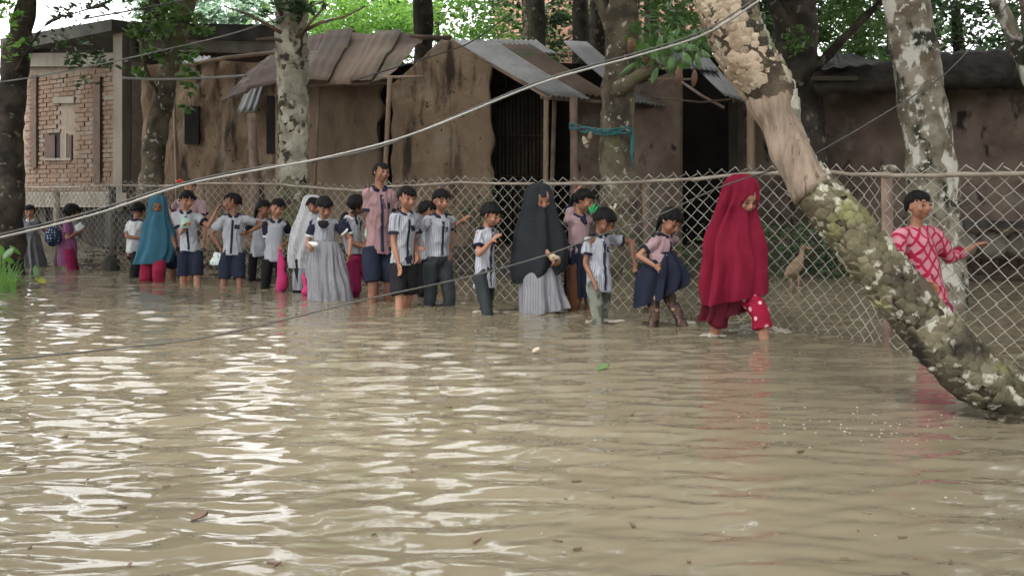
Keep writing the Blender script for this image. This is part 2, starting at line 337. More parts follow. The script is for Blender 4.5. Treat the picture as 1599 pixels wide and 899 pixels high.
MAT['blade'] = leafmat('grass_blade', (.06, .17, .03), (.14, .31, .07), .4)
MAT['farwall'] = M_('far_brick_wall', (.36, .2, .15), (.24, .13, .10), 3, .9, 4)

# water
def water_mat():
    m = D.materials.new('muddy_water'); m.use_nodes = True; n = m.node_tree; L = n.links
    b = n.nodes['Principled BSDF']; b.inputs['Roughness'].default_value = .015; b.inputs['IOR'].default_value = 1.34
    tc = n.nodes.new('ShaderNodeTexCoord'); mp = n.nodes.new('ShaderNodeMapping'); mp.inputs['Scale'].default_value = (.5, 1, 1); L.new(tc.outputs['Object'], mp.inputs[0])
    nz = n.nodes.new('ShaderNodeTexNoise'); nz.inputs['Scale'].default_value = .9; nz.inputs['Detail'].default_value = 4; L.new(mp.outputs[0], nz.inputs['Vector'])
    cr = n.nodes.new('ShaderNodeValToRGB'); cr.color_ramp.elements[0].position = .3; cr.color_ramp.elements[1].position = .7
    cr.color_ramp.elements[0].color = (.16, .136, .092, 1); cr.color_ramp.elements[1].color = (.205, .175, .122, 1)
    L.new(nz.outputs[0], cr.inputs[0]); L.new(cr.outputs[0], b.inputs['Base Color'])
    n2 = n.nodes.new('ShaderNodeTexNoise'); n2.inputs['Scale'].default_value = 19; n2.inputs['Detail'].default_value = 3
    m2 = n.nodes.new('ShaderNodeMapping'); m2.inputs['Scale'].default_value = (.38, 1, 1); L.new(tc.outputs['Object'], m2.inputs[0]); L.new(m2.outputs[0], n2.inputs['Vector'])
    bp = n.nodes.new('ShaderNodeBump'); bp.inputs['Strength'].default_value = .22; bp.inputs['Distance'].default_value = .005
    L.new(n2.outputs[0], bp.inputs['Height']); L.new(bp.outputs[0], b.inputs['Normal'])
    return m
MAT['water'] = water_mat()

# ------------------------------------------------------------------ ground and water
def terrain():
    ys = np.concatenate([np.linspace(-6, 9, 16), np.linspace(9.3, 30, 90), np.array([34, 40, 60, 120, 400, 900])])
    xs = np.concatenate([np.array([-900, -300, -90, -40, -24]), np.linspace(-16, 16, 130), np.array([24, 40, 90, 300, 900])])
    X, Y = np.meshgrid(xs, ys, indexing='ij'); v = np.stack([X.ravel(), Y.ravel(), np.zeros(X.size)], 1)
    shore = 12.6 + 1.0 * np.sin(v[:, 0] * .7) + .25 * NZ[0](v * .35) + 1.4 * sm(2.5, 5, v[:, 0]) + 4.2 * (1 - sm(-5.2, -2.6, v[:, 0]))
    z = -.38 + .62 * sm(-1.2, 1.6, v[:, 1] - shore) + .035 * NZ[1](v * .8) * sm(-2, 1, v[:, 1] - shore)
    v[:, 2] = z; mb = MB(); mb.grid(v, len(xs), len(ys)); o = put('ground', mb, MAT['ground'], None, True, None, 'structure'); return o
terrain()
PEOPLE_XY = []                                    # filled by hand: where legs disturb the water (photo px, waterline)
for a in [(1115, 525), (1180, 515), (1030, 507), (935, 503), (842, 487), (765, 488), (690, 476), (628, 480), (592, 470), (505, 467), (430, 452), (363, 447), (240, 437)]:
    p = P(a[0], a[1], YW(a[1])); PEOPLE_XY.append((p.x, p.y))
def water():
    ys = [-4, -1, 1.2]; y = 1.9
    while y < 20: ys.append(y); y *= 1.0043
    ys += [21, 23, 26, 30]; ys = np.array(ys)
    us = np.concatenate([[-8, -3, -1.2, -.8], np.linspace(-.62, .62, 520), [.8, 1.2, 3, 8]])
    Yg, U = np.meshgrid(ys, us, indexing='ij'); X = U * np.maximum(Yg, 2.0)
    x, yv = X.ravel(), Yg.ravel(); z = np.zeros(x.size)
    g = np.random.default_rng(5)
    for i in range(64):
        lam = 10 ** g.uniform(math.log10(.095), math.log10(.55)); th = g.normal(PI / 2, .30) + (PI if g.random() < .3 else 0)
        k = 2 * PI / lam; A = .0040 * lam * (1.0 if lam < .3 else .6)
        ph = k * (x * math.cos(th) + yv * math.sin(th)) + g.uniform(0, 6.28)
        z += A * (np.sin(ph) + .18 * np.sin(2 * ph + 1))
    env = .8 + .3 * np.sin(x * .9 + 1.3 * np.sin(yv * .6)) * np.sin(yv * .8 + .7)
    z *= env
    for (cx, cy) in PEOPLE_XY:
        r = np.hypot(x - cx, yv - cy); z += .0042 * np.sin(r * 2 * PI / .17 + cx) * np.exp(-r / .38)
        z += .004 * NZ[3](np.stack([x * 3, yv * 3, 0 * x], 1)) * np.exp(-(r / .35) ** 2)
    z *= sm(-1, 2.5, yv) * (1 - sm(17, 20, yv))
    v = np.stack([x, yv, z], 1); n, mcol = len(ys), len(us)
    me = D.meshes.new('water'); me.vertices.add(len(v)); me.vertices.foreach_set('co', v.astype(np.float32).ravel())
    a = (np.arange(n - 1)[:, None] * mcol + np.arange(mcol - 1)[None]).ravel()
    q = np.stack([a, a + 1, a + 1 + mcol, a + mcol], 1).astype(np.int32)
    me.loops.add(q.size); me.loops.foreach_set('vertex_index', q.ravel()); me.polygons.add(len(q))
    me.polygons.foreach_set('loop_start', np.arange(0, q.size, 4, dtype=np.int32)); me.update(); me.validate()
    link('water', me, MAT['water'], None, True, None, 'structure')
water()

# ------------------------------------------------------------------ walls, roofs
def wall(name, px0, px1, Y, top, bot, mat, parent, Y1=None, th=.3, amp=.035, edge=(0, 0), res=.06, dark=False, label=None, fq=1.0, smooth=True):
    """earthen wall between two photo columns; top / bot: lists (px, py) of its outline"""
    Y1 = Y if Y1 is None else Y1; mb = MB(); w_ = abs(px1 - px0) / F * Y; h_ = (max(b[1] for b in bot) - min(t[1] for t in top)) / F * Y
    nu = max(3, int(w_ / res)); nv = max(3, int(h_ / res)); us = np.linspace(0, 1, nu); V = []; B = []
    for u in us:
        px = px0 + (px1 - px0) * u; yy = Y + (Y1 - Y) * u
        zt = H - (np.interp(px, [t[0] for t in top], [t[1] for t in top]) - HY) / F * yy
        zb = H - (np.interp(px, [t[0] for t in bot], [t[1] for t in bot]) - HY) / F * yy
        for v in np.linspace(0, 1, nv):
            e = 0
            z = zb + (zt - zb) * v; x = (px - CX) / F * yy
            if u == 0: e = edge[0] * float(NZ[2](np.array([z * 1.6, 3, Y])))
            if u == 1: e = edge[1] * float(NZ[2](np.array([z * 1.6, 7, Y])))
            V.append((x + e, yy, z)); B.append((x + e, yy + th, z))
    V = np.array(V); B = np.array(B); d = NZ[0](V * fq) * .5 + NZ[1](V * fq * 2.7) * .3 + NZ[4](V * fq * 7) * .14
    lump = np.clip(NZ[5](V * fq * .8) - .9, 0, .8)
    V[:, 1] += amp * d - amp * .9 * lump
    n = len(V); f = []
    for i in range(nu - 1):
        for j in range(nv - 1):
            q = (i * nv + j, (i + 1) * nv + j, (i + 1) * nv + j + 1, i * nv + j + 1); f.append(q); f.append(tuple(k + n for k in q[::-1]))
    for j in range(nv - 1): f.append((j + 1, j + 1 + n, j + n, j)); k = (nu - 1) * nv + j; f.append((k, k + n, k + 1 + n, k + 1))
    for i in range(nu - 1):
        a = i * nv + nv - 1; b = a + nv; f.append((a, b, b + n, a + n)); a = i * nv; b = a + nv; f.append((b, a, a + n, b + n))
    mb.add(np.concatenate([V, B]), f)
    return put(name, mb, mat, parent, smooth, label)
def sheet(name, A, B, Cc, Dd, mat, parent, pitch=.076, amp=.011, label=None, along=True, jit=0, nd=10):
    """corrugated sheet, corners top-left, top-right, bottom-right, bottom-left; grooves run from the top edge to the bottom edge"""
    A, B, Cc, Dd = [np.array(q) for q in (A, B, Cc, Dd)]; wd = np.linalg.norm(B - A); nu = max(4, int(wd / pitch * 6)); nv = nd
    nrm = np.cross(B - A, Dd - A); nrm /= np.linalg.norm(nrm); V = []
    if nrm[2] < 0: nrm = -nrm
    ph = rng.uniform(0, 6)
    for i in range(nu):
        u = i / (nu - 1); w0 = amp * math.sin(u * wd / pitch * 2 * PI + ph)
        for j in range(nv):
            v = j / (nv - 1); p = (A * (1 - u) + B * u) * (1 - v) + (Dd * (1 - u) + Cc * u) * v
            sag = .02 * math.sin(v * PI) + jit * float(NZ[1](p * .8)); V.append(p + nrm * (w0 - sag))
    mb = MB(); mb.grid(np.array(V), nu, nv); o = put(name, mb, mat, parent, True, label)
    m = o.modifiers.new('thickness', 'SOLIDIFY'); m.thickness = .004; return o
def pole(name, pts, r, mat, parent=None, label=None, cat=None, group=None, seg=8, nodes=False):
    mb = MB(); pts = [np.array(p) for p in pts]
    if nodes:
        q, rr = [], []
        for a, b in zip(pts[:-1], pts[1:]):
            k = max(2, int(np.linalg.norm(b - a) / .28))
            for i in range(k):
                t = i / k
                for dt, s_ in ((0, 1.12), (.06 / k * 3, 1), (.9 / k, .97)): q.append(a + (b - a) * min(1, t + dt)); rr.append(r * s_)
        q.append(pts[-1]); rr.append(r); mb.tube(q, rr, seg)
    else: mb.tube(pts, r, seg)
    o = put(name, mb, mat, parent, True, label if parent is None else label)
    if parent is None: tag(o, label, cat, group)
    return o
def slab(name, a, b, thick, mat, parent, label=None, bev=.0):   # a: quad corners (4), extruded by vector
    mb = MB(); a = [np.array(q) for q in a]; mb.hexa(a, [q + np.array(thick) for q in a]); o = put(name, mb, mat, parent, False, label)
    if bev: m = o.modifiers.new('b', 'BEVEL'); m.width = bev
    return o

# --- brick building at the left
bb = root_('brick_building', P(190, 320, 18) * Vector((1, 1, 0)), 'unfinished brick and concrete building with red window shutters at far left', 'building')
def bp_(px, py):                                   # a point on its facade, which recedes to the left
    t = (px - 200) / (36 - 200); return P(px, py, 18 + 2.3 * t)
NB = Vector((bp_(36, 300) - bp_(200, 300)).cross(Vector((0, 0, 1)))).normalized()
if NB.y > 0: NB = -NB
def fq(px0, py0, px1, py1, off): return [bp_(px0, py1) + NB * off, bp_(px1, py1) + NB * off, bp_(px1, py0) + NB * off, bp_(px0, py0) + NB * off]
slab('wall', fq(34, 96, 206, 300, 0), None, -NB * .25, MAT['mortar'], bb)
mb = MB(); HB = .085; LB = .25; base = bp_(200, 300); dirv = Vector((bp_(40, 300) - base)); wl = dirv.length; dirv.normalize(); zt = 3.25; r_ = 0
z = base.z + .02
while z < zt:
    x = (r_ % 2) * LB / 2 - .1
    while x < wl - .05:
        l_ = LB - .016 + rng.uniform(-.01, .006); c = base + dirv * (x + l_ / 2); c.z = z + HB / 2; pxc = CX + c.x / c.y * F; pyc = HY - (c.z - H) / c.y * F
        if not (74 < pxc < 118 and 206 < pyc < 250) and 42 < pxc < 190 and not (92 < pxc < 122 and 150 < pyc < 207):
            pr = rng.uniform(.002, .02); M3 = np.array([dirv, -NB, Vector((0, 0, 1))]).T
            mb.box(c + NB * pr, (l_ / 2, .02, (HB - .018) / 2), M3)
        x += LB
    z += HB; r_ += 1
put('brickwork', mb, MAT['brick'], bb, False, None, 'stuff')
def fbox(name, px0, py0, px1, py1, off, dep, mat, label=None, par=None): return slab(name, fq(px0, py0, px1, py1, off), None, -NB * dep, mat, par or bb, label)
for q in ((55, 118, 64, 262), (153, 120, 164, 285)): fbox('brick_pier', *q, .10, .10, MAT['brick_red'])
fbox('lintel', 90, 152, 122, 162, .09, .09, MAT['concrete']); fbox('infill_panel', 92, 162, 122, 207, .03, .03, MAT['brick_red'], 'bricked-up window with reddish bricks')
fbox('band', 164, 144, 190, 156, .05, .05, MAT['concrete'])
wn = fbox('window', 76, 208, 116, 248, .035, .035, MAT['dark'])  # near-black panel painted as the shade of the opening
fbox('sill', 74, 247, 118, 251, .10, .10, MAT['concrete'], None, wn)
for q in ((75, 209, 82, 247), (82, 211, 91, 247), (106, 209, 109, 247), (110, 211, 117, 247)): fbox('shutter', *q, .07, .035, MAT['wood'] if q[0] != 106 else MAT['concrete'], None, wn)
fbox('column', 188, 52, 202, 330, .14, .2, MAT['concrete'])
c0, c1 = P(202, 300, 17.86), P(216, 300, 18.3)
slab('column_side', [P(202, 330, 17.88), P(217, 330, 18.25), P(217, 45, 18.25), P(202, 45, 17.88)], None, (0, .3, 0), MAT['concrete'], bb)
fbox('beam', 28, 84, 188, 105, .12, .3, MAT['concrete'], 'pale lintel beam under the roof slab')
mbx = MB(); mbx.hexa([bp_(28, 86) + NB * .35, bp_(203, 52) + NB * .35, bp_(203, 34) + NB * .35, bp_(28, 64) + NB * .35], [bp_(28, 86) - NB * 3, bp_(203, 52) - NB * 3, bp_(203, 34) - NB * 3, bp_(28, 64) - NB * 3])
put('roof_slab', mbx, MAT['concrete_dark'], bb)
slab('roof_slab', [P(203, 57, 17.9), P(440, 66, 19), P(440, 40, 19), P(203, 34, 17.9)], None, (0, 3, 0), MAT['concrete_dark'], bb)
slab('beam', [P(216, 80, 18.1), P(440, 84, 19), P(440, 58, 19), P(216, 56, 18.1)], None, (0, .3, 0), MAT['concrete'], bb, 'long pale concrete beam')
slab('wall', [P(218, 300, 18.4), P(440, 300, 19.3), P(440, 80, 19.3), P(218, 78, 18.4)], None, (0, .25, 0), MAT['brick_red'], bb, 'red brick wall under the long beam')
slab('plinth', [bp_(24, 322) + NB * .3, bp_(222, 322) + NB * .3, bp_(222, 301) + NB * .3, bp_(24, 301) + NB * .3], None, -NB * .6, MAT['concrete'], bb, 'pale concrete plinth above a slab of painted shade')
slab('plinth_gap_shade', [bp_(24, 385) + NB * .1, bp_(222, 385) + NB * .1, bp_(222, 323) + NB * .1, bp_(24, 323) + NB * .1], None, -NB * .3, MAT['dark'], bb)  # near-black slab painted as the shade under the plinth
for px in (30, 78, 128, 180): slab('plinth_pier', fq(px, 323, px + 9, 385, .2), None, -NB * .1, MAT['concrete_dark'], bb)
mb = MB()
for (x0, x1, y0, y1) in ((38, 57, 101, 112), (38, 50, 112, 124), (39, 46, 124, 152)):
    mb.hexa([P(x0, y1, 20.6), P(x1, y1, 20.6), P(x1, y0, 20.6), P(x0, y0, 20.6)], [P(x0, y1, 20.7), P(x1, y1, 20.7), P(x1, y0, 20.7), P(x0, y0, 20.7)])
tag(put('stepped_board', mb, MAT['cyan']), 'pale cyan stepped board at the left end of the brick building', 'board')
mb = MB(); mb.hexa([P(37, 290, 20.6), P(44, 290, 20.6), P(47, 170, 20.6), P(39, 170, 20.6)], [P(37, 290, 20.7), P(44, 290, 20.7), P(47, 170, 20.7), P(39, 170, 20.7)])
tag(put('white_post', mb, MAT['white']), 'narrow white post left of the brick building', 'post')

# --- long mud house with the rusty roof
mh = root_('mud_house', XZ(520, 16, 0), 'long mud house with rusty folded iron roof behind the fence', 'house')
wall('wall', 222, 436, 16.9, [(222, 104), (300, 92), (436, 100)], [(222, 420), (436, 420)], MAT['mud'], mh, 16.2, amp=.05)
wall('wall', 430, 596, 15.9, [(430, 120), (596, 120)], [(430, 420), (596, 420)], MAT['mud_pale'], mh, 15.6, amp=.03, edge=(0, .06), label='smoother pale mud wall under the eaves')
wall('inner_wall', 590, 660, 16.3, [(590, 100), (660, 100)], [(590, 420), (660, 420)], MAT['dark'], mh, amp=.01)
wall('gable_wall', 612, 768, 14.6, [(612, 132), (640, 108), (690, 62), (712, 66), (768, 104)], [(612, 425), (768, 425)], MAT['mud'], mh, 14.7, amp=.022, edge=(.012, .022), th=1.2, res=.04, label='rough eroded gable wall')
slab('window', [P(288, 225, 16.58), P(310, 225, 16.55), P(310, 166, 16.55), P(288, 166, 16.58)], None, (0, .2, 0), MAT['dark'], mh)  # flush near-black slab; the recess shade is in its colour
slab('door', [P(416, 240, 16.2), P(436, 240, 16.12), P(436, 150, 16.12), P(416, 150, 16.2)], None, (0, .2, 0), MAT['dark'], mh, 'dark slab painted as the shade of a doorway')  # near-black panel paints the doorway's shade
for (a, b, c, d, mt) in (
    ((430, 78, 16.6), (452, 70, 16.8), (448, 128, 14.9), (384, 146, 14.7), 'rust2'), ((405, 95, 16.4), (432, 78, 16.6), (386, 145, 14.7), (335, 163, 14.5), 'rust2'),
    ((452, 70, 16.8), (512, 60, 17), (482, 130, 14.8), (446, 130, 14.85), 'rust2'), ((510, 55, 17.0), (552, 53, 17.0), (512, 131, 14.75), (474, 130, 14.75), 'rust'),
    ((550, 54, 17.05), (590, 53, 17.05), (548, 131, 14.72), (508, 131, 14.75), 'rust'), ((588, 52, 17.1), (628, 53, 17.1), (580, 130, 14.65), (545, 131, 14.7), 'rust'),
    ((626, 53, 17.1), (664, 56, 17.1), (604, 124, 14.6), (576, 129, 14.62), 'rust')):
    kk = (int(a[0]) // 38 % 2) * .05; dz_ = Vector((0, -.5 * kk, kk)); sheet('roof_sheet', P(*a) + dz_, P(*b) + dz_, P(*c) + dz_, P(*d) + dz_, MAT[mt], mh, amp=.005, jit=.02, pitch=.15)
sheet('roof_sheet', P(400, 100, 16.6), P(422, 92, 16.6), P(402, 172, 15.4), P(368, 178, 15.4), MAT['tin'], mh, label='pale grey folded sheet hanging under the rusty corner')
pole('ridge_pole', [P(500, 56, 17.12), P(705, 60, 17)], .045, MAT['bamboo_dark'], mh)
pole('eave_pole', [P(470, 134, 14.9), P(606, 130, 14.7)], .03, MAT['bamboo_dark'], mh)
pole('roof_post', [P(609, 122, 14.4), P(602, 258, 14.4), P(600, 430, 14.4)], .035, MAT['bamboo'], mh, nodes=True)
pole('roof_post', [P(499, 132, 14.9), P(492, 280, 14.9), P(490, 420, 14.9)], .022, MAT['bamboo_dark'], mh)
pole('roof_post', [P(393, 178, 14.2), P(398, 290, 14.2), P(398, 415, 14.2)], .062, MAT['plank'], mh, label='thick pale post')
pole('roof_post', [P(272, 145, 15.8), P(276, 290, 15.8), P(276, 410, 15.8)], .025, MAT['bamboo'], mh)
pole('crossbar', [P(600, 121, 14.45), P(662, 120, 14.3)], .022, MAT['bamboo'], mh)
pole('crossbar', [P(300, 100, 15.6), P(350, 91, 15.4), P(432, 82, 15.4)], .03, MAT['bamboo'], mh, nodes=True)
sheet('roof_sheet', P(286, 88, 16.8), P(330, 88, 16.8), P(306, 100, 15.9), P(282, 100, 15.9), MAT['tin'], mh)

# --- hut with the grey corrugated roof
hut = root_('bamboo_hut', XZ(860, 15.5, 0), 'bamboo and mud hut with grey corrugated iron roof in the middle', 'house')
A_, B_, C2, D_ = [np.array(q) for q in (P(705, 62, 16), P(890, 66, 17), P(1038, 166, 15), P(856, 149, 13.8))]
def rf(u, v, dz=0): return tuple((A_ * (1 - u) + B_ * u) * (1 - v) + (D_ * (1 - u) + C2 * u) * v + np.array((0, 0, dz)))
sheet('roof_sheet', rf(0, 0), rf(.36, 0), rf(.36, 1), rf(0, 1), MAT['tin'], hut, amp=.016, pitch=.09)
sheet('roof_sheet', rf(.34, .1, .03), rf(.60, .1, .03), rf(.60, 1.0, .03), rf(.34, .95, .03), MAT['rust'], hut, amp=.016, pitch=.09, label='rust-brown sheet in the middle of the roof')
sheet('roof_sheet', rf(.34, 0, .02), rf(.72, 0, .02), rf(.72, .25, .02), rf(.34, .25, .02), MAT['tin'], hut, amp=.016, pitch=.09)
sheet('roof_sheet', P(880, 64, 16.3), P(916, 66, 17), P(1040, 166, 14.9), P(986, 158, 14.3), MAT['tin'], hut, amp=.018, pitch=.09, label='pale sheet laid over the right end of the roof')
slab('rake_board', [rf(-.01, -.01, -.05), rf(-.01, 1.0, -.05), rf(-.01, 1.0, -.01), rf(-.01, -.01, -.01)], None, (.05, .03, 0), MAT['plank'], hut)
pole('eave_pole', [rf(-.02, .96, -.06), rf(1, .96, -.06)], .03, MAT['bamboo_dark'], hut)
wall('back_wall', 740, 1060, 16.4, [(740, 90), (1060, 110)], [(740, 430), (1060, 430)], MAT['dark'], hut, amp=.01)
for i in range(15):
    px = 768 + i * 6.0; pole('slat', [P(px, 118 + rng.uniform(-3, 3), 15.6), P(px + rng.uniform(-1, 1), 400, 15.6)], .022 + rng.uniform(-.004, .004), MAT['slat'], hut, seg=6)
for py in (140, 212, 275): pole('batten', [P(764, py, 15.52), P(856, py + 1, 15.52)], .014, MAT['slat'], hut)
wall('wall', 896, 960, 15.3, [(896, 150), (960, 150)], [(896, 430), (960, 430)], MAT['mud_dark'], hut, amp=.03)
pole('roof_post', [P(853, 152, 13.9), P(852, 290, 13.9), P(852, 430, 13.9)], .036, MAT['bamboo'], hut, nodes=True)
pole('roof_post', [P(866, 155, 14.2), P(862, 290, 14.2), P(862, 425, 14.2)], .03, MAT['bamboo_dark'], hut)
pole('roof_post', [P(893, 150, 14), P(896, 215, 14), P(897, 290, 14), P(898, 428, 14)], [.035, .05, .06, .055], MAT['plank'], hut, label='forked pale timber post')
pole('roof_post', [P(898, 150, 14.05), P(899, 200, 14.02)], .03, MAT['plank'], hut)
mb = MB(); mb.hexa([P(752, 148, 15), P(757, 142, 15), P(753, 112, 15), P(747, 116, 15)], [P(752, 148, 15.05), P(757, 142, 15.05), P(753, 112, 15.05), P(747, 116, 15.05)])
put('rag', mb, MAT['plank'], hut, label='pale scrap hanging beside the dark doorway')

# --- dark shed, right of the middle
sh = root_('mud_shed', XZ(1060, 15.2, 0), 'dark mud shed with black open doorway and grey roof sheet behind the red girl', 'shed')
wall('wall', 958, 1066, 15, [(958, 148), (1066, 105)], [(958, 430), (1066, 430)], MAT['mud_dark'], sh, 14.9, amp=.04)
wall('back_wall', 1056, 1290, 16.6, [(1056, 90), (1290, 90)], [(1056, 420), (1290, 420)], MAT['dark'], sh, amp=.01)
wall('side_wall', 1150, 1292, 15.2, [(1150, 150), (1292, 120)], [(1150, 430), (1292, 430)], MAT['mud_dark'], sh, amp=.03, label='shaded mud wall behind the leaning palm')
slab('door_jamb', [P(1140, 410, 14.95), P(1152, 410, 14.95), P(1152, 160, 14.95), P(1140, 160, 14.95)], None, (0, .1, 0), MAT['slat'], sh)
sheet('roof_sheet', P(1075, 92, 15.6), P(1108, 90, 15.8), P(1176, 163, 13.9), P(1130, 148, 14), MAT['tin'], sh, amp=.012)
for i in range(4): sheet('roof_sheet', P(992 + i * 26, 68 + i * 3, 16.8), P(1022 + i * 26, 70 + i * 3, 16.8), P(1044 + i * 26, 104 + i * 3, 15), P(1010 + i * 26, 100 + i * 3, 15), MAT['tin_dark'], sh, amp=.012)
pole('eave_pole', [P(1012, 124, 14.6), P(1082, 124, 14.6)], .018, MAT['bamboo'], sh)
pole('brace', [P(1064, 128, 14.5), P(1098, 151, 14.2), P(1130, 168, 13.9)], .02, MAT['bamboo'], sh)
pole('brace', [P(1015, 152, 14.2), P(1095, 160, 14.1), P(1140, 155, 13.9)], .013, MAT['bamboo_dark'], sh)
pole('roof_post', [P(1173, 150, 13.7), P(1173, 290, 13.7), P(1172, 430, 13.7)], .058, MAT['bamboo'], sh, nodes=True, label='pale yellow bamboo post')

# --- long mud wall at the right
lw = root_('mud_building', XZ(1440, 13.8, 0), 'long dark mud building with sagging thatch at the right edge', 'building')
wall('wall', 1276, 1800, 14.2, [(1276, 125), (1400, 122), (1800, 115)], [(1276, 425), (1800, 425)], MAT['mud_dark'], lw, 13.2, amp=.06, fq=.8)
mb = MB(); n = 60; V = []
for i in range(n):
    px = 1270 + i * 9; t0 = np.interp(px, [1270, 1300, 1420, 1500, 1600, 1800], [108, 104, 96, 84, 80, 80]) + 1.6 * float(NZ[1](np.array([px * .06, 0, 0]))); b0 = np.interp(px, [1270, 1600, 1800], [128, 118, 118]) + 2.2 * float(NZ[2](np.array([px * .1, 0, 0])))
    V += [P(px, b0, 13.0), P(px, t0, 13.5), P(px, t0 - 4, 15.5)]
mb.grid(np.array(V), n, 3); o = put('thatch', mb, MAT['thatch'], lw, True); mm = o.modifiers.new('t', 'SOLIDIFY'); mm.thickness = -.18
sheet('roof_sheet', P(1296, 83, 14.2), P(1330, 83, 14.2), P(1380, 99, 12.9), P(1282, 108, 12.9), MAT['tin_dark'], lw, amp=.014, label='small grey corrugated sheet at the left end of the thatch')
slab('eave_beam', [P(1270, 126, 12.95), P(1340, 126, 12.95), P(1340, 119, 12.95), P(1270, 119, 12.95)], None, (0, .1, 0), MAT['slat'], lw)
# yard wall and sacks
yw_ = root_('low_brick_wall', XZ(1540, 12.2, 0), 'low weathered brick wall with a dark slab on top at far right behind the fence', 'wall')
wall('wall', 1456, 1780, 12.4, [(1456, 345), (1780, 352)], [(1456, 430), (1780, 430)], MAT['mud_dark'], yw_, 11.8, amp=.04)
slab('coping', [P(1500, 356, 11.6), P(1780, 362, 11.2), P(1780, 350, 11.2), P(1500, 344, 11.6)], None, (0, .5, .0), MAT['concrete_dark'], yw_)
x = 1474
for i in range(9):
    slab('brick', [P(x, 414, 12.0), P(x + 27, 414, 11.95), P(x + 27, 405, 11.95), P(x, 405, 12.0)], None, (0, .2, 0), MAT['brick_red'], yw_); x += 29.5
for i, (px, py, w_, h_) in enumerate(((1500, 380, 26, 20), (1548, 380, 24, 22), (1592, 382, 26, 20))):
    c = P(px, py, 11.75); mb = MB(); mb.ell(c, (w_ / F * 12, .16, h_ / F * 12), 20, 14); v = mb.verts(); v += (NZ[2](v * 1.6) * .018)[:, None] * np.array((.6, 1, .8)); mb.v = [v]
    tag(put('sack', mb, MAT['sack'], None, True), ['grey stuffed sack under the dark slab, nearest the lichen tree', 'grey stuffed sack in the middle of three under the dark slab', 'grey stuffed sack at the photo edge under the dark slab'][i], 'sack', 'sacks along the low wall')
# far brick house seen through leaves
fb = root_('far_house', XZ(900, 30, 0), 'salmon pink brick house showing through leaves in the background', 'house')
slab('wall', [P(770, 420, 30), P(1110, 420, 30), P(1110, -40, 30), P(770, -40, 30)], None, (0, .3, 0), MAT['farwall'], fb)
for px in (828, 925, 1040): slab('window', [P(px, 60, 29.9), P(px + 26, 60, 29.9), P(px + 26, 10, 29.9), P(px, 10, 29.9)], None, (0, .09, 0), MAT['dark'], fb)

# ------------------------------------------------------------------ fence
FB = [(1800, 612), (1690, 593), (1599, 575), (1480, 556), (1400, 545), (1340, 531), (1190, 508), (1000, 487), (850, 472), (700, 459), (560, 447), (420, 437), (280, 428), (160, 421), (50, 411), (-60, 405), (-160, 400)]
FP = np.array([((a - CX) / F * YW(b), YW(b)) for a, b in FB]); FL = np.concatenate([[0], np.cumsum(np.linalg.norm(np.diff(FP, axis=0), axis=1))])
def fs(d): return np.array([catmull(list(FL), list(FP[:, 0]), d), catmull(list(FL), list(FP[:, 1]), d)])
_fd = np.linspace(0, FL[-1], 900); _fq = np.array([fs(q) for q in _fd]); _fx = CX + _fq[:, 0] / _fq[:, 1] * F
def fpos(px, off=0.0):
    i = int(np.argmin(np.abs(_fx - px))); return np.array((_fq[i, 0], _fq[i, 1] + off)), _fd[i]

RAIL = [(-60, 296), (50, 293), (120, 292), (180, 289), (250, 291), (330, 286), (440, 288), (510, 295), (560, 298), (600, 292), (720, 285), (850, 288), (1000, 284), (1080, 280), (1170, 271), (1290, 269), (1330, 272), (1400, 275), (1500, 273), (1599, 272), (1800, 268)]
def rail_z(p):
    px = CX + p[0] / p[1] * F; return H - (np.interp(px, [a[0] for a in RAIL], [a[1] for a in RAIL]) - HY) / F * p[1]
fe = root_('chain_link_fence', (0, 9.3, 0), 'sagging galvanised chain link fence with bamboo top rail running through the flood', 'fence')
W_ = FL[-1] / 292; RH = .053; d = .02; cnt = 0
while d < FL[-1] - .01:
    mb = MB(); pts = []
    p0 = fs(d); FDIR = (fs(d + .01) - p0) / .01; zt = rail_z(p0) + .045; nrow = int((zt + .16) / RH); sgn = 1 if cnt % 2 else -1
    lean = .02 * math.sin(d * 1.7); pts.append((*(p0 - FDIR * (sgn * W_ * .5 + rng.uniform(-.008, .008))), zt + rng.uniform(.0, .025)))
    for j in range(nrow):
        z = zt - .03 - j * RH; dd = sgn * W_ * .5 + .03 * float(np.sin(z * 2.2 + d * .9)) * (1 - z) ; q = p0 + FDIR * dd
        off = .028 * math.sin(d * 1.1 + z * 3) + .006 * sgn + lean * (1 - z); pts.append((q[0] + rng.gauss(0, .0022), q[1] + off, z + rng.gauss(0, .0025) + .018 * math.sin(d * .8) * (1 - z))); sgn = -sgn
    # thicker where the strand falls towards the right of the picture, thinner the other way
    rr = .0039 if d < 9 else .0040
    mb.tube(pts, rr, 4, cap=False)
    put('wire', mb, MAT['wire_old'] if d > 11 or rng.random() < .3 else MAT['wire'], fe, True); d += W_; cnt += 1
for a, b in ((0, 4), (4, 9), (9, 13), (13, 20)):
    pts = []
    for px, py in RAIL[a:b + 1]:
        q, _ = fpos(px, -.03); pts.append(P(px, py, q[1]))
    pts[0] = pts[0] + Vector((0, -.02, 0)); fine = []
    for i in range(len(pts) - 1):
        for t in (0, .33, .66): fine.append(pts[i] * (1 - t) + pts[i + 1] * t + Vector((0, 0, .004 * rng.uniform(-1, 1))))
    fine.append(pts[-1]); mb = MB(); mb.tube(fine, [.012 + .004 * rng.random() for _ in fine], 8); put('rail', mb, MAT['rail'], fe, True)
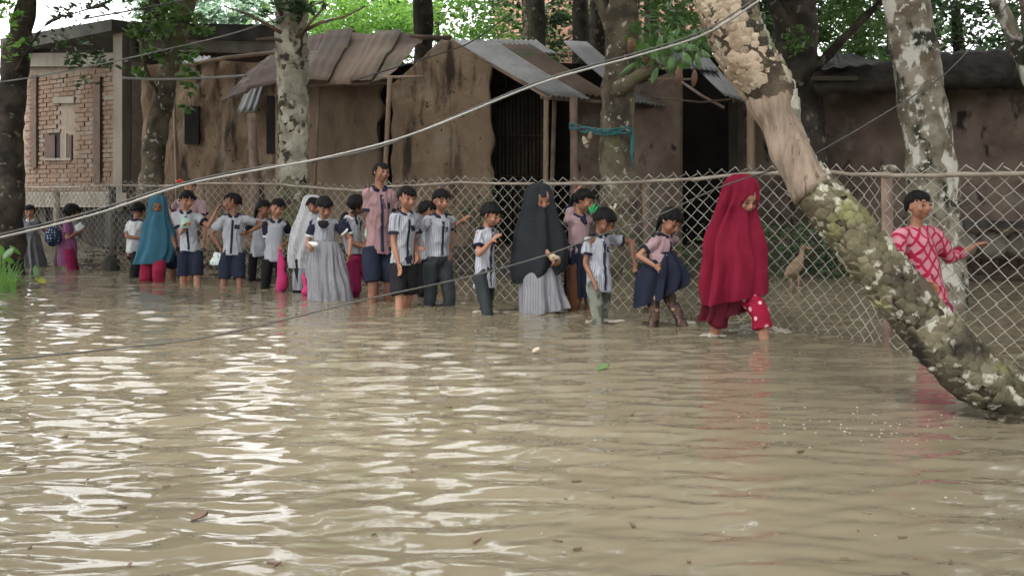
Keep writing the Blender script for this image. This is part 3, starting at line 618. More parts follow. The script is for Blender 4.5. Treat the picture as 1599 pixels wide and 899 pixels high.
for (px, top, r_, mt) in ((85, 300, .05, 'rail'), (172, 292, .05, 'cable_grey'), (655, 290, .035, 'bamboo_dark'), (1010, 284, .03, 'bamboo_dark'), (1389, 268, .038, 'plank')):
    q, _ = fpos(px, .06); pole('post', [(q[0], q[1], -.4), (q[0] + .01, q[1], .4), (q[0], q[1], P(px, top, q[1]).z)], r_, MAT[mt], fe)
q, _ = fpos(172, .02); mb = MB(); mb.tube([(q[0], q[1], -.3), (q[0], q[1], .12), (q[0], q[1], .2)], [.13, .12, .05], 10); put('footing', mb, MAT['concrete_dark'], fe)
q, _ = fpos(1389); c = P(1390, 264, q[1] + .06); mb = MB(); mb.ell(c, (.045, .045, .03)); put('post_cap', mb, MAT['stub_grey'], fe, True)

# ------------------------------------------------------------------ trunks and crowns
def trunk_mesh(pts, rad, seg=20, step=.08, amp=.02, fq=2.2):
    pts = [np.array(p) for p in pts]; q, rr = [], []
    L = [0]
    for a, b in zip(pts[:-1], pts[1:]): L.append(L[-1] + np.linalg.norm(b - a))
    n = max(6, int(L[-1] / step))
    for i in range(n + 1):
        t = L[-1] * i / n; q.append(np.array([catmull(L, [p[k] for p in pts], t) for k in range(3)])); rr.append(catmull(L, rad, t))
    mb = MB(); mb.tube(q, rr, seg); v = mb.verts()
    ctr = np.repeat(np.array(q), seg, 0); d = v[:len(ctr)] - ctr; r0 = np.linalg.norm(d, axis=1)[:, None]
    a = (NZ[0](v[:len(ctr)] * fq) * .6 + NZ[3](v[:len(ctr)] * fq * 3) * .35)[:, None] * amp
    v[:len(ctr)] += d / r0 * a; mb.v = [v]; return mb

def leaves(centers, radii, n, size, seed, nclump=0, asp=.45, flat=.35, droop=.3, spread=.16):
    """many separate leaves in clumps through ellipsoids: returns quads (n*4,3)"""
    g = np.random.default_rng(seed); out = []; tot = sum(r[0] * r[1] * r[2] for r in radii)
    for c, r in zip(centers, radii):
        k = max(8, int(n * r[0] * r[1] * r[2] / tot)); nc = nclump or max(6, k // 26)
        u = g.normal(size=(nc, 3)); u /= np.linalg.norm(u, axis=1)[:, None]; u *= (g.uniform(.12, 1, nc) ** .45)[:, None]
        cc = np.array(c) + u * np.array(r)
        idx = g.integers(0, nc, k); cs = g.uniform(.5, 1.3, nc) * spread * min(r) * 1.6
        p = cc[idx] + g.normal(size=(k, 3)) * cs[idx][:, None] * np.array((1, 1, .55))
        out.append(p)
    p = np.concatenate(out); k = len(p)
    ax = g.normal(size=(k, 3)); ax[:, 2] = ax[:, 2] * flat - droop; ax /= np.linalg.norm(ax, axis=1)[:, None]
    t = np.cross(ax, g.normal(size=(k, 3)) * np.array((.4, .4, 1))); t /= np.linalg.norm(t, axis=1)[:, None]
    s_ = (size * g.uniform(.55, 1.3, k))[:, None]
    v = np.stack([p - ax * s_ * .5, p + t * s_ * asp * .5, p + ax * s_ * .5, p - t * s_ * asp * .5], 1); return v.reshape(-1, 3)
def crown(parent, quads, mat, label=None):
    v = tolocal(quads, parent); me = quads_mesh('crown', v); return link('crown', me, MAT[mat], parent, False, label)
def tree(name, label, cat, base, pts, rad, bark, limbs=(), crowns=(), group=None, amp=.02):
    r = root_(name, base, label, cat, group); put('trunk', trunk_mesh(pts, rad, amp=amp), MAT[bark], r, True)
    for L_ in limbs: put('limb', trunk_mesh(L_[0], L_[1], seg=10, step=.1, amp=amp * .5), MAT[bark], r, True)
    for (cs, rs, n, sz, seed, m, kw) in crowns: crown(r, leaves(cs, rs, n, sz, seed, **kw), m)
    return r
def PL(lst): return [P(*a) for a in lst]
# left edge tree
tree('leafy_tree', 'dark trunked tree at the left edge with bright hanging leaves', 'tree', XZ(20, 13, -.2), PL([(8, 480, 13), (12, 330, 13), (16, 200, 13), (24, 90, 13), (40, 20, 13), (48, -120, 13), (60, -380, 13)]), [.24, .2, .17, .16, .13, .12, .1], 'bark_dark',
     [(PL([(30, 70, 13), (46, 20, 13), (52, -40, 12.6)]), [.05, .035, .02]), (PL([(20, 120, 13), (70, 40, 12.2), (120, 20, 11.8), (170, 5, 11.6)]), [.03, .016, .01, .006])],
     [([P(8, 30, 12.6), P(12, 75, 12.6), P(-30, -30, 12.4), P(30, -60, 12.6)], [(.22, .4, .4), (.22, .4, .16), (.5, .7, .5), (.5, .7, .4)], 1000, .10, 1, 'leaf_bright', dict(nclump=14)),
      ([P(-60, -330, 13), P(-160, -150, 13.5), P(-250, 60, 14)], [(.9, 1.2, 1.2), (1.1, 1.2, 1.2), (1.2, 1.5, 1.6)], 2600, .2, 2, 'leaf_mid', dict())])
# tree leaning right, in front of the brick building
tree('leaning_tree', 'slim lichen-spotted tree leaning right beside the concrete column', 'tree', XZ(238, 14.5, -.2), PL([(226, 480, 14.5), (228, 400, 14.5), (235, 290, 14.5), (246, 200, 14.5), (262, 120, 14.4), (276, 60, 14.3), (290, 0, 14.2), (306, -80, 14), (330, -260, 14)]), [.2, .19, .17, .15, .15, .14, .14, .12, .1], 'bark_moss',
     [(PL([(285, 20, 14.2), (240, -10, 13.8), (200, -20, 13.5), (150, 10, 13.2)]), [.05, .03, .02, .008]), (PL([(255, 160, 14.4), (228, 110, 14.2), (222, 50, 14.1), (235, -10, 14)]), [.035, .03, .03, .02])],
     [([P(228, 40, 13.9), P(262, 25, 13.6), P(232, 95, 13.9), P(300, 45, 13.8), P(290, 110, 13.8)], [(.22, .5, .35), (.2, .4, .3), (.18, .3, .3), (.25, .3, .4), (.12, .2, .3)], 1100, .11, 3, 'leaf_mid', dict(nclump=9)),
      ([P(150, 6, 12.8), P(200, 2, 12.8), P(110, 20, 12.6), P(98, 58, 12.6), P(70, 66, 12.6)], [(.25, .3, .12), (.3, .3, .14), (.2, .3, .16), (.13, .2, .2), (.2, .2, .1)], 330, .10, 4, 'leaf_dark', dict(nclump=9, spread=.3)),
      ([P(150, 95, 12.8), P(135, 80, 12.8), P(140, 128, 12.8)], [(.35, .3, .1), (.25, .3, .12), (.12, .2, .08)], 130, .12, 5, 'leaf_dark', dict(nclump=10, spread=.3)),
      ([P(290, 150, 14), P(300, 90, 14)], [(.1, .2, .3), (.12, .2, .35)], 130, .11, 6, 'leaf_mid', dict(nclump=6)),
      ([P(330, -330, 14.5)], [(.8, 1.6, 1.1)], 1500, .2, 7, 'leaf_mid', dict())])
# middle tree with stub and big leaves
mt_ = tree('jackfruit_tree', 'dark mossy tree in the middle with a cut branch stub and big drooping leaves', 'tree', XZ(966, 12, -.2), PL([(966, 470, 12), (966, 420, 12), (966, 300, 12), (962, 200, 12), (968, 100, 12), (974, 20, 12), (976, -60, 12), (960, -300, 12)]), [.24, .215, .2, .19, .19, .19, .18, .14], 'bark_moss',
     [(PL([(958, 142, 11.95), (985, 130, 11.5), (1022, 103, 11.2)]), [.1, .085, .07]), (PL([(966, 110, 12), (952, 45, 12.1), (932, -10, 12.2), (900, -90, 12.3)]), [.09, .08, .07, .05])],
     [([P(1040, 85, 11.3), P(1060, 60, 11.4), P(1015, 60, 11.6)], [(.35, .3, .22), (.3, .3, .2), (.3, .3, .2)], 150, .17, 8, 'leaf_mid', dict(nclump=22, asp=.4, droop=.9)),
      ([P(960, -330, 13)], [(2.2, 2, 1.6)], 2500, .22, 9, 'leaf_dark', dict())], amp=.03)
for i, (px, py, L_, w_, a, mtn) in enumerate(((1060, 118, 30, 11, 88, 'leaf_orange'), (1084, 122, 28, 10, 95, 'leaf_orange'), (985, 72, 28, 13, 95, 'leaf_orange'), (1010, 92, 18, 12, 80, 'leaf_orange'), (1072, 92, 28, 13, 60, 'leaf_green1'), (1048, 100, 30, 13, 100, 'leaf_green1'), (1090, 96, 26, 11, 80, 'leaf_green1'), (1040, 80, 26, 12, 20, 'leaf_green1'), (1062, 72, 28, 12, -20, 'leaf_green1'), (1022, 118, 26, 10, 110, 'leaf_green1'), (980, 108, 30, 8, 140, 'leaf_green1'), (1032, 64, 24, 10, -60, 'leaf_green1'), (1080, 75, 24, 11, 10, 'leaf_green1'), (1052, 54, 24, 10, -40, 'leaf_green1'), (1100, 84, 20, 9, 40, 'leaf_green1'))):
    c = P(px, py, 11.1 + .05 * (i % 4)); k = 11.2 / F; ca, sa = math.cos(R(a)), -math.sin(R(a)); ax = np.array((ca, 0, sa)); tx = np.array((-sa, .25, ca)); V = []
    for j in range(7):
        u = j / 6; ww = math.sin(PI * (u * .9 + .05)) ** .8 * w_ * k * .5
        for s_ in (-1, 0, 1): V.append(np.array(c) + ax * (u - .5) * L_ * k + tx * s_ * ww + np.array((0, .02 * abs(s_) - .03 * math.sin(PI * u), 0)))
    mb = MB(); mb.grid(np.array(V), 7, 3); put('leaf', mb, MAT[mtn], mt_, True)
# dark tree behind the leaning palm
tree('shade_tree', 'dark shaded trunk between the leaning palm and the lichen tree', 'tree', XZ(1262, 13.6, -.1), PL([(1268, 450, 13.6), (1264, 300, 13.6), (1258, 180, 13.6), (1246, 80, 13.6), (1238, 0, 13.6), (1230, -200, 13.6)]), [.28, .25, .24, .26, .28, .26], 'bark_dark',
     [(PL([(1262, 120, 13.6), (1300, 78, 13.4), (1350, 28, 13.2), (1400, -20, 13)]), [.07, .06, .05, .04]), (PL([(1245, 60, 13.5), (1210, 10, 13.3), (1180, -60, 13)]), [.1, .08, .06])],
     [([P(1330, 60, 14.6), P(1240, 50, 13), P(1350, 20, 14.8)], [(.5, .5, .35), (.25, .3, .3), (.8, .5, .4)], 1500, .10, 10, 'leaf_mid', dict()), ([P(1250, -420, 14), P(1400, -200, 14)], [(2.2, 2, 1.5), (1.5, 1.5, 1.2)], 4500, .22, 11, 'leaf_dark', dict())])
# big lichen tree
tree('lichen_tree', 'big straight tree with white lichen patches behind the girl in the diamond dress', 'tree', XZ(1458, 9, -.3), PL([(1470, 540, 9), (1466, 470, 9), (1462, 400, 9), (1456, 300, 9), (1450, 230, 9), (1438, 150, 9), (1428, 80, 9), (1416, 0, 9), (1408, -90, 9), (1400, -260, 9)]), [.27, .25, .235, .215, .21, .205, .205, .2, .195, .18], 'bark_grey', [],
     [([P(1380, -500, 10)], [(2.2, 2, 1.2)], 2400, .2, 12, 'leaf_dark', dict())], amp=.012)
# branches top right
tree('grey_branch_tree', 'pale slanting trunk crossing the top right corner', 'tree', XZ(1760, 9, -.3), PL([(1840, 560, 9), (1760, 330, 9), (1660, 200, 9), (1600, 100, 9), (1575, 40, 9), (1548, -20, 9), (1500, -150, 9)]), [.16, .12, .10, .075, .07, .065, .05], 'bark_grey',
     [(PL([(1600, 100, 9), (1610, 60, 8.9), (1600, 0, 8.8), (1604, -60, 8.8)]), [.07, .055, .05, .045])],
     [([P(1598, 40, 9.5)], [(.12, .3, .3)], 120, .07, 13, 'leaf_dark', dict(nclump=8))], amp=.012)

# --- date palms: trunk covered with cut leaf bases, each a piece of its own
def stub_mesh(seed, tall=1.0):
    g = random.Random(seed); V = []                 # unit piece: x across, z along the trunk, y outward (-y is out)
    w = .5; out = [(-.5, .1, -.6), (.5, .1, -.6), (.68, .05, .15), (-.68, .05, .15), (-.34, -.66, .50), (.30, -.74, .55), (.26, -.28, .72), (-.30, -.22, .70), (0, -.34, -.55), (-.55, -.30, -.05), (.55, -.30, -.05)]
    V = [(x + g.uniform(-.14, .14), y + g.uniform(-.13, .08), z + g.uniform(-.14, .14)) for x, y, z in out]
    f = [(0, 8, 9), (8, 1, 10), (0, 9, 3), (1, 2, 10), (9, 8, 4), (8, 5, 4), (8, 10, 5), (9, 4, 7), (9, 7, 3), (10, 2, 6), (10, 6, 5), (4, 5, 6), (4, 6, 7), (3, 7, 6), (3, 6, 2)]
    me = D.meshes.new('leaf_base'); me.from_pydata(V, [], f); return me
def palm(name, label, base, pts, rad, zones, sw, sh, core, seed, prot=1.25, limit=290, soft=False):
    """zones: list (t0, t1, angle test, material key)"""
    r = root_(name, base, label, 'tree'); put('trunk', trunk_mesh(pts, rad, amp=.012), MAT[core], r, True)
    pts = [np.array(p) for p in pts]; L = [0]
    for a, b in zip(pts[:-1], pts[1:]): L.append(L[-1] + np.linalg.norm(b - a))
    g = random.Random(seed); cache = {}; items = []; t = 0; row = 0
    while t < L[-1]:
        c = np.array([catmull(L, [p[k] for p in pts], t) for k in range(3)]); c2 = np.array([catmull(L, [p[k] for p in pts], min(L[-1], t + .02)) for k in range(3)])
        ax = c2 - c; ax /= np.linalg.norm(ax) + 1e-9; rr = catmull(L, rad, t); n = max(5, int(2 * PI * rr / sw)); frac = t / L[-1]
        fr = np.array((0, -1., 0)); fr -= ax * fr.dot(ax); fr /= np.linalg.norm(fr); sd = np.cross(ax, fr)   # sd ~ picture left/right
        for j in range(n):
            th = 2 * PI * (j + (row % 2) * .5) / n + g.uniform(-.1, .1); o = fr * math.cos(th) + sd * math.sin(th); sx = float(o[0])
            m = None
            for (a, b, test, mk) in zones:
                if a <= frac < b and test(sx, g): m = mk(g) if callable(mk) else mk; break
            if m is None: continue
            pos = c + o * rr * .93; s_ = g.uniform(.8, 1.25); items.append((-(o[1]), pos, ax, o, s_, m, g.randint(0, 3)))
        t += sh * g.uniform(.92, 1.06); row += 1
    items.sort(key=lambda q: -q[0]); rest = {}
    for i, (fr_, pos, ax, o, s_, m, k) in enumerate(items):
        side = np.cross(ax, o); side /= np.linalg.norm(side); ra = math.radians(g.uniform(-22, 22)); side, ax = side * math.cos(ra) + ax * math.sin(ra), ax * math.cos(ra) - side * math.sin(ra); tl_ = g.uniform(-.15, .35); o = o + ax * tl_; o = o / np.linalg.norm(o); Mx = np.array([side * sw * s_, -o * sh * prot * s_, ax * sh * 1.05 * s_]).T
        if (m, k) not in cache: me = stub_mesh(seed * 10 + k, 1); me.materials.append(MAT[m]); shade(me, soft); cache[(m, k)] = me
        me = cache[(m, k)]
        if i < limit and HY - (pos[2] - H) / pos[1] * F > -30:
            ob = D.objects.new('leaf_base', me); COL.objects.link(ob); ob.parent = r
            mw = Matrix([[*Mx[0], pos[0] - base[0]], [*Mx[1], pos[1] - base[1]], [*Mx[2], pos[2] - base[2]], [0, 0, 0, 1]]); ob.matrix_local = mw
        else:
            mbb = rest.setdefault(m, MB()); v = np.array([q.co for q in me.vertices]) @ Mx.T + pos; mbb.add(v, [tuple(p.vertices) for p in me.polygons])
    for m, mbb in rest.items(): put('leaf_bases', mbb, MAT[m], r, False, None, 'stuff')
    return r
an = lambda s, g: True
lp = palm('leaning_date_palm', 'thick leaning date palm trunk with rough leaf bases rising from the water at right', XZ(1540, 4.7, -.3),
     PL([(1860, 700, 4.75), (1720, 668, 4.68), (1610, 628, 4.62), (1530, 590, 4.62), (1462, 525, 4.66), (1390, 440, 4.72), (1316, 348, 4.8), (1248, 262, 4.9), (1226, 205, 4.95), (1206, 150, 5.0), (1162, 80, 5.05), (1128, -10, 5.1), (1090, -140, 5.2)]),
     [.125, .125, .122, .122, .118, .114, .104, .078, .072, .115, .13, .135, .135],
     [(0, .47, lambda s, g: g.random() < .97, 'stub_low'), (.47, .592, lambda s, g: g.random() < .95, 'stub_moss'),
      (.592, .735, lambda s, g: s > .45, lambda g: 'stub_grey'), (.735, 1.1, lambda s, g: s > .55 and g.random() < .9, lambda g: 'stub_moss'), (.735, 1.1, lambda s, g: .32 < s < .55, lambda g: 'stub_crevice'), (.735, 1.1, an, 'stub_pale')],
     .054, .040, 'palm_bark', 3, prot=.66, soft=True)
put('bare_section', trunk_mesh(PL([(1274, 298, 4.85), (1240, 250, 4.9), (1224, 205, 4.95), (1206, 158, 5.0), (1190, 125, 5.02)]), [.094, .090, .092, .112, .10], seg=28, step=.03, amp=.012), MAT['bare_wood'], lp, True)
palm('date_palm', 'upright date palm trunk with pale scaly leaf bases in front of the mud house', XZ(456, 12.8, -.1),
     PL([(452, 460, 12.8), (454, 400, 12.8), (456, 290, 12.8), (458, 200, 12.8), (457, 120, 12.8), (455, 50, 12.8), (457, -20, 12.8), (458, -140, 12.8)]), [.2, .19, .165, .165, .175, .185, .16, .15],
     [(0, .3, lambda s, g: g.random() < .6, 'stub_moss'), (.3, 1.1, lambda s, g: g.random() < .93, 'stub_palm')], .125, .115, 'palm_bark', 5, prot=.42)
pf = root_('palm_fronds', P(456, 40, 12.8), 'dry drooping palm stalks sprouting from the upright date palm', 'fronds')
for a in ([(450, 58, 12.7), (420, 40, 12.5), (385, 22, 12.3), (350, 10, 12.1)], [(450, 68, 12.7), (425, 60, 12.5), (400, 62, 12.4)], [(462, 55, 12.7), (500, 36, 12.5), (540, 26, 12.4), (570, 10, 12.3)], [(462, 62, 12.7), (480, 40, 12.5), (510, 8, 12.4)], [(448, 40, 12.7), (430, 5, 12.5), (424, -30, 12.4)]):
    pole('stalk', PL(a), [.03, .02, .014, .008][:len(a)], MAT['bamboo_dark'], pf)
crown(pf, leaves([P(455, 12, 12.5), P(440, 25, 12.6), P(485, 12, 12.5)], [(.35, .3, .16), (.25, .3, .1), (.3, .3, .1)], 420, .12, 21, nclump=16, asp=.3), 'leaf_dark')

# --- trees behind the houses
def bgtree(i, px, Y, top, rx, rz, n, size, mat, label, cat='tree', trunk=.15, zc=None, asp=.45, **kw):
    x = (px - CX) / F * Y; zt = H - (top - HY) / F * Y; zc = zc if zc is not None else zt - rz * .8
    r = root_('background_tree', (x, Y, .2), label, cat, 'trees behind the houses')
    put('trunk', trunk_mesh([(x, Y, 0), (x + .1, Y, zc * .5), (x - .1, Y, zc)], [trunk, trunk * .8, trunk * .5], seg=10, step=.4), MAT['bark_dark'], r, True)
    g = random.Random(i); cs = []; rs = []
    for k in range(7):
        cs.append((x + g.uniform(-.75, .75) * rx, Y + g.uniform(-.8, .8), zc + g.uniform(-.75, .75) * rz)); rs.append((rx * .5, .8, rz * .45))
    crown(r, leaves(cs, rs, n, size, 100 + i, asp=asp, **kw), mat)
    return r
BT = [(560, 20, -60, 1.6, 1.2, 8500, .10, 'leaf_bright', 'feathery bright green tree above the rusty roof, left part', .08, 4.3), (690, 20.5, -60, 1.5, 1.2, 8500, .10, 'leaf_bright', 'feathery bright green tree above the rusty roof, right part', .08, 4.5),
      (350, 30, -20, 2.9, 1.5, 11000, .2, 'leaf_hazed', 'tree with haze painted into its pale leaves beyond the long concrete beam', .12, 6.0),
      (830, 21, -200, 1.3, 1.6, 1700, .15, 'leaf_dark', 'dark leafed tree above the grey hut roof, left of the jackfruit tree', .12, 5.6), (905, 22, -200, 1.2, 1.6, 1500, .15, 'leaf_dark', 'dark bushy tree in front of the salmon house', .12, 4.9), (1050, 19, -120, 1.2, 1.2, 1900, .14, 'leaf_mid', 'mid green tree right of the jackfruit tree', .12, 4.2),
      (1190, 19, -200, 1.8, 2.2, 3600, .15, 'leaf_dark', 'dense dark tree behind the leaning palm', .15, 4.6), (1340, 19, -200, 1.8, 2.0, 3600, .14, 'leaf_mid', 'mid green tree above the mud wall, left of the lichen tree', .15, 4.9), (1500, 19, -200, 1.9, 2.2, 3600, .14, 'leaf_dark', 'dense dark tree right of the lichen tree', .15, 4.6), (1660, 18, -200, 1.8, 2.2, 2800, .16, 'leaf_dark', 'dense dark tree at the right edge', .15, 4.6)]
for i, (px, Y, top, rx, rz, n, sz, m, lab, tr, zc) in enumerate(BT): bgtree(i, px, Y, top, rx, rz, n, sz, m, lab, 'tree', tr, zc)
for i, (px, Y, rx, rz, zc, n) in enumerate(((560, 25, 1.9, 3.4, 8.2, 2600), (820, 25, 2.4, 3.0, 9, 2600), (1010, 24, 2.4, 3.0, 9, 2600), (1200, 24, 2.4, 3.2, 9.5, 3000), (1390, 23, 2.4, 3.2, 9.5, 3000), (1600, 22, 2.6, 3.4, 9.5, 3000), (1800, 22, 2.6, 3.6, 8, 2400), (275, 24, .75, 3.6, 8.6, 2600), (-110, 22, 2.3, 3.4, 6.5, 3600))):
    bgtree(40 + i, px, Y, -400, rx, rz, n, .34, 'leaf_dark', 'tall dark tree, crown above the frame added to block sky reflections ' + ('behind the rusty roof', 'behind the grey hut roof', 'behind the shed', 'behind the leaning palm', 'behind the lichen tree', 'behind the slanting pale trunk', 'beyond the right edge', 'beyond the concrete beam', 'beyond the left edge')[i], 'tree', .22, zc)  # crowns above the frame added to shape sky reflections in the water
for (nm, c, m, n, sz, lab) in (('distant_wood', [((1040 + k * 90 - CX) / F * 27, 27 + (k % 3), 2.6 + 3.4 * (k % 2)) for k in range(-1, 10)], 'leaf_dark', 9000, .24, None), ('distant_wood', [((1150 + k * 80 - CX) / F * 22.5, 22.5 + (k % 2), 3.6 + 2.4 * (k % 3)) for k in range(-2, 9)], 'leaf_dark', 9500, .2, None), ('distant_wood', [((500 + k * 75 - CX) / F * 26, 26 + (k % 2), 4.6 + 1.6 * (k % 3)) for k in range(5)], 'leaf_mid', 3800, .2, None)):
    q = leaves(c, [(1.6, 1.0, 2.6)] * len(c), int(n * 1.7), sz * 1.15, 77 + n, spread=.3); o = link(nm, quads_mesh(nm, q), MAT[m], None, False, lab, 'stuff'); tag(o, 'dense mass of foliage closing the view far behind the houses', 'foliage')
# --- unseen trees added round the place: their canopy cuts sky light on the lane
for i, (x, y, cx, cy, zc, rx, ry, n) in enumerate(((-9.5, 3.5, -8, 4, 7.6, 3.6, 4.2, 1500), (8.5, 1.5, 6.5, 3, 7.6, 3.8, 4.6, 1700), (-5.5, -5, -4.5, -3, 7.8, 4.2, 4.2, 1700), (4.5, -6, 3.5, -3, 8, 4.4, 4.4, 1700), (1.5, -11, .5, -9, 7.4, 5, 3.5, 1500), (10.5, 9.5, 8.5, 10, 7.8, 3.2, 4, 1500), (0, 0, .8, 3.6, 9.2, 3.6, 4, 1000))):
    if i == 6: x, y = 3.2, -2.2
    r = root_('shade_tree', (x, y, -.3), 'unseen tree added to shade the lane, ' + ('near the left bank', 'near the right bank', 'behind the camera at left', 'behind the camera at right', 'farthest behind the camera', 'past the right end of the fence', 'whose crown hangs over the lane middle')[i], 'tree', 'unseen trees added to shade the flooded lane')
    put('trunk', trunk_mesh([(x, y, -.3), (x * .98, y, 3), (cx * .6 + x * .4, cy * .6 + y * .4, zc - .5)], [.28, .22, .14], seg=12, step=.4), MAT['bark_dark'], r, True)
    g = random.Random(i + 5); cs = [(cx + g.uniform(-.75, .75) * rx, cy + g.uniform(-.75, .75) * ry, zc + g.uniform(-.5, .6)) for _ in range(9)]
    crown(r, leaves(cs, [(rx * .5, ry * .5, .9)] * 9, int(n * 3.0), .5, 300 + i, asp=.6, spread=.42), 'leaf_dark')
g = random.Random(3); cs = []  # unseen ring of foliage added to cut light from behind and the sides
for k in range(46):
    a = math.radians(118 + k * 304 / 45 - 0) ; 
    a = math.radians(-270 + 52 + k * (256 / 45)); rr_ = g.uniform(15, 19); cs.append((math.sin(a + PI / 2 + PI / 2) * 0 + rr_ * math.cos(a), rr_ * math.sin(a) * .9 - 1, g.choice((2.2, 5.5, 8.5))))
cs = [(x_, y_, z_) for (x_, y_, z_) in cs if not (y_ > 0 and abs(x_) < .62 * y_)]
o = link('added_shade_grove', quads_mesh('added_shade_grove', leaves(cs, [(2.8, 2.4, 3.2)] * len(cs), 9500, .75, 888, asp=.6, spread=.3)), MAT['leaf_dark'], None, False, None, 'stuff'); tag(o, 'unseen foliage mass added round the flooded lane to cut its light', 'foliage')
for i, (x, y, z_, rx, ry) in enumerate(((1.6, 16.5, 10.5, 3.0, 2.6), (5.2, 15.5, 10, 3.2, 2.8), (9.4, 14, 9.5, 3.2, 3), (3.4, 10.5, 9.6, 3.0, 2.6), (7.2, 8, 8.6, 2.6, 3), (-1.6, 14.5, 9.4, 2.8, 2.6), (-6.4, 15.5, 8.6, 2.8, 2.6), (-10.6, 13.5, 8.2, 2.8, 2.8), (-1.8, 9.8, 8.8, 2.6, 2.6), (-6, 9.5, 8.2, 2.6, 2.6))):
    bx_, by_ = x, 19.2 if y > 12 else y  # crowns out of view, added to keep high sky out of the water
    if y < 12: bx_ = x + 3.2 if x > 0 else x - 3.6 - (2.6 if x > -3 else 0)
    r = root_('sky_block_tree', (bx_, by_, .2), 'added tree blocking sky reflections, crown out of view over the ' + ('grey hut', 'dark shed', 'long mud wall', 'fence by the leaning palm', 'right end of the fence', 'rusty roof', 'brick building', 'far left yard', 'middle of the flooded lane', 'left part of the flooded lane')[i], 'tree')
    put('trunk', trunk_mesh([(bx_, by_, 0), (bx_ * .7 + x * .3, by_ * .7 + y * .3, z_ * .6), (x, y, z_ - .6)], [.2, .16, .08], seg=10, step=.4), MAT['bark_dark'], r, True)
    g = random.Random(i + 15); crown(r, leaves([(x + g.uniform(-.7, .7) * rx, y + g.uniform(-.7, .7) * ry, z_ + g.uniform(-.8, .8)) for _ in range(9)], [(rx * .55, ry * .55, 1.1)] * 9, 5200 if i < 5 else 3700, .42, 600 + i, asp=.6, spread=.45), 'leaf_dark')
for i, px in enumerate((836, 905)):
    t = root_('bare_trunk', XZ(px, 20.5, 0), ['dark trunk against the salmon house above the hut ridge', 'second dark trunk against the salmon house beside dark leaves'][i], 'tree'); put('trunk', trunk_mesh(PL([(px, 420, 20.5), (px + 3, 60, 20.5), (px - 3, -80, 20.5)]), [.2, .17, .15], seg=10, step=.4), MAT['bark_dark'], t, True)

# ------------------------------------------------------------------ cables, net, water plants, duck, litter
def cable(pts, r, mat, label, tw=None):
    pts = PL(pts); L = [0]
    for a, b in zip(pts[:-1], pts[1:]): L.append(L[-1] + (b - a).length)
    q = [[catmull(L, [p[k] for p in pts], L[-1] * i / 60) for k in range(3)] for i in range(61)]; mb = MB(); mb.tube(q, r, 8); return tag(put('overhead_cable', mb, MAT[mat], None, True), label, 'cable')
cable([(-300, 440, 3.6), (0, 371, 3.9), (150, 334, 4.0), (280, 291, 4.1), (400, 266, 4.2), (500, 248, 4.25), (640, 211, 4.3), (850, 128, 4.4), (1000, 86, 4.4), (1100, 54, 4.4), (1190, -2, 4.4), (1330, -100, 4.4)], .0048, 'cable', 'thick pale cable sweeping from the left edge up to the leaning palm top')
cable([(-300, 434, 3.62), (0, 366, 3.92), (150, 328, 4.02), (280, 287, 4.12), (400, 262, 4.22), (500, 250, 4.27), (600, 228, 4.3), (660, 203, 4.32), (850, 124, 4.42), (1000, 81, 4.42), (1100, 48, 4.42), (1180, -2, 4.42), (1330, -104, 4.42)], .0034, 'cable_dark', 'thin dark cable running along the thick pale cable')
cable([(-300, 585, 4), (0, 562, 4), (160, 546, 4.05), (300, 530, 4.1), (420, 505, 4.2), (560, 470, 4.3), (740, 430, 4.5), (860, 396, 4.6), (940, 366, 4.7), (1010, 344, 4.8), (1130, 290, 5), (1240, 256, 5.2), (1270, 242, 5.25), (1400, 166, 5.3), (1480, 112, 5.3), (1575, 5, 5.3), (1640, -80, 5.3)], .0036, 'cable_grey', 'grey cable drooping low across the pupils and rising past the lichen tree')
cable([(-200, 140, 12.6), (0, 128, 12.6), (130, 106, 12.6), (270, 75, 12.5), (385, 46, 12.5), (560, -20, 12.5)], .009, 'cable', 'thin pale wire across the brick building facade')
cable([(190, 122, 13), (240, 124, 13), (320, 122, 13), (386, 118, 13)], .016, 'cable', 'short pale rope from the column past the leaning tree')
cable([(130, 30, 11.6), (220, 14, 11.6), (305, -3, 11.6), (400, -25, 11.6)], .01, 'cable_grey', 'grey wire in the leaves at top left')
cable([(545, 128, 12), (620, 105, 12), (700, 80, 12), (735, 66, 12), (800, 20, 12)], .008, 'cable_dark', 'thin dark wire across the gable wall')
nt_ = root_('teal_net', P(930, 205, 11.7), 'teal net band tied between the forked post and the mossy tree', 'net')
for q in range(9):
    mb = MB(); pts = []
    for i in range(26):
        u = i / 25; pts.append(P(889 + u * 100, 196 + 7 * math.sin(u * PI) + 6 * u + 4.6 * math.sin(q * 1.9 + i * (.25 + .05 * q)), 12.6 - .95 * min(1, u * 1.6) + .03 * math.sin(q * 2.1 + i * .6)))
    mb.tube(pts, .0075, 5); put('strand', mb, MAT['net'], nt_, True)
mb = MB(); mb.tube(PL([(984, 205, 11.7), (988, 220, 11.68), (986, 240, 11.68), (990, 262, 11.68)]), [.03, .022, .018, .006], 8); put('loose_end', mb, MAT['net'], nt_, True)
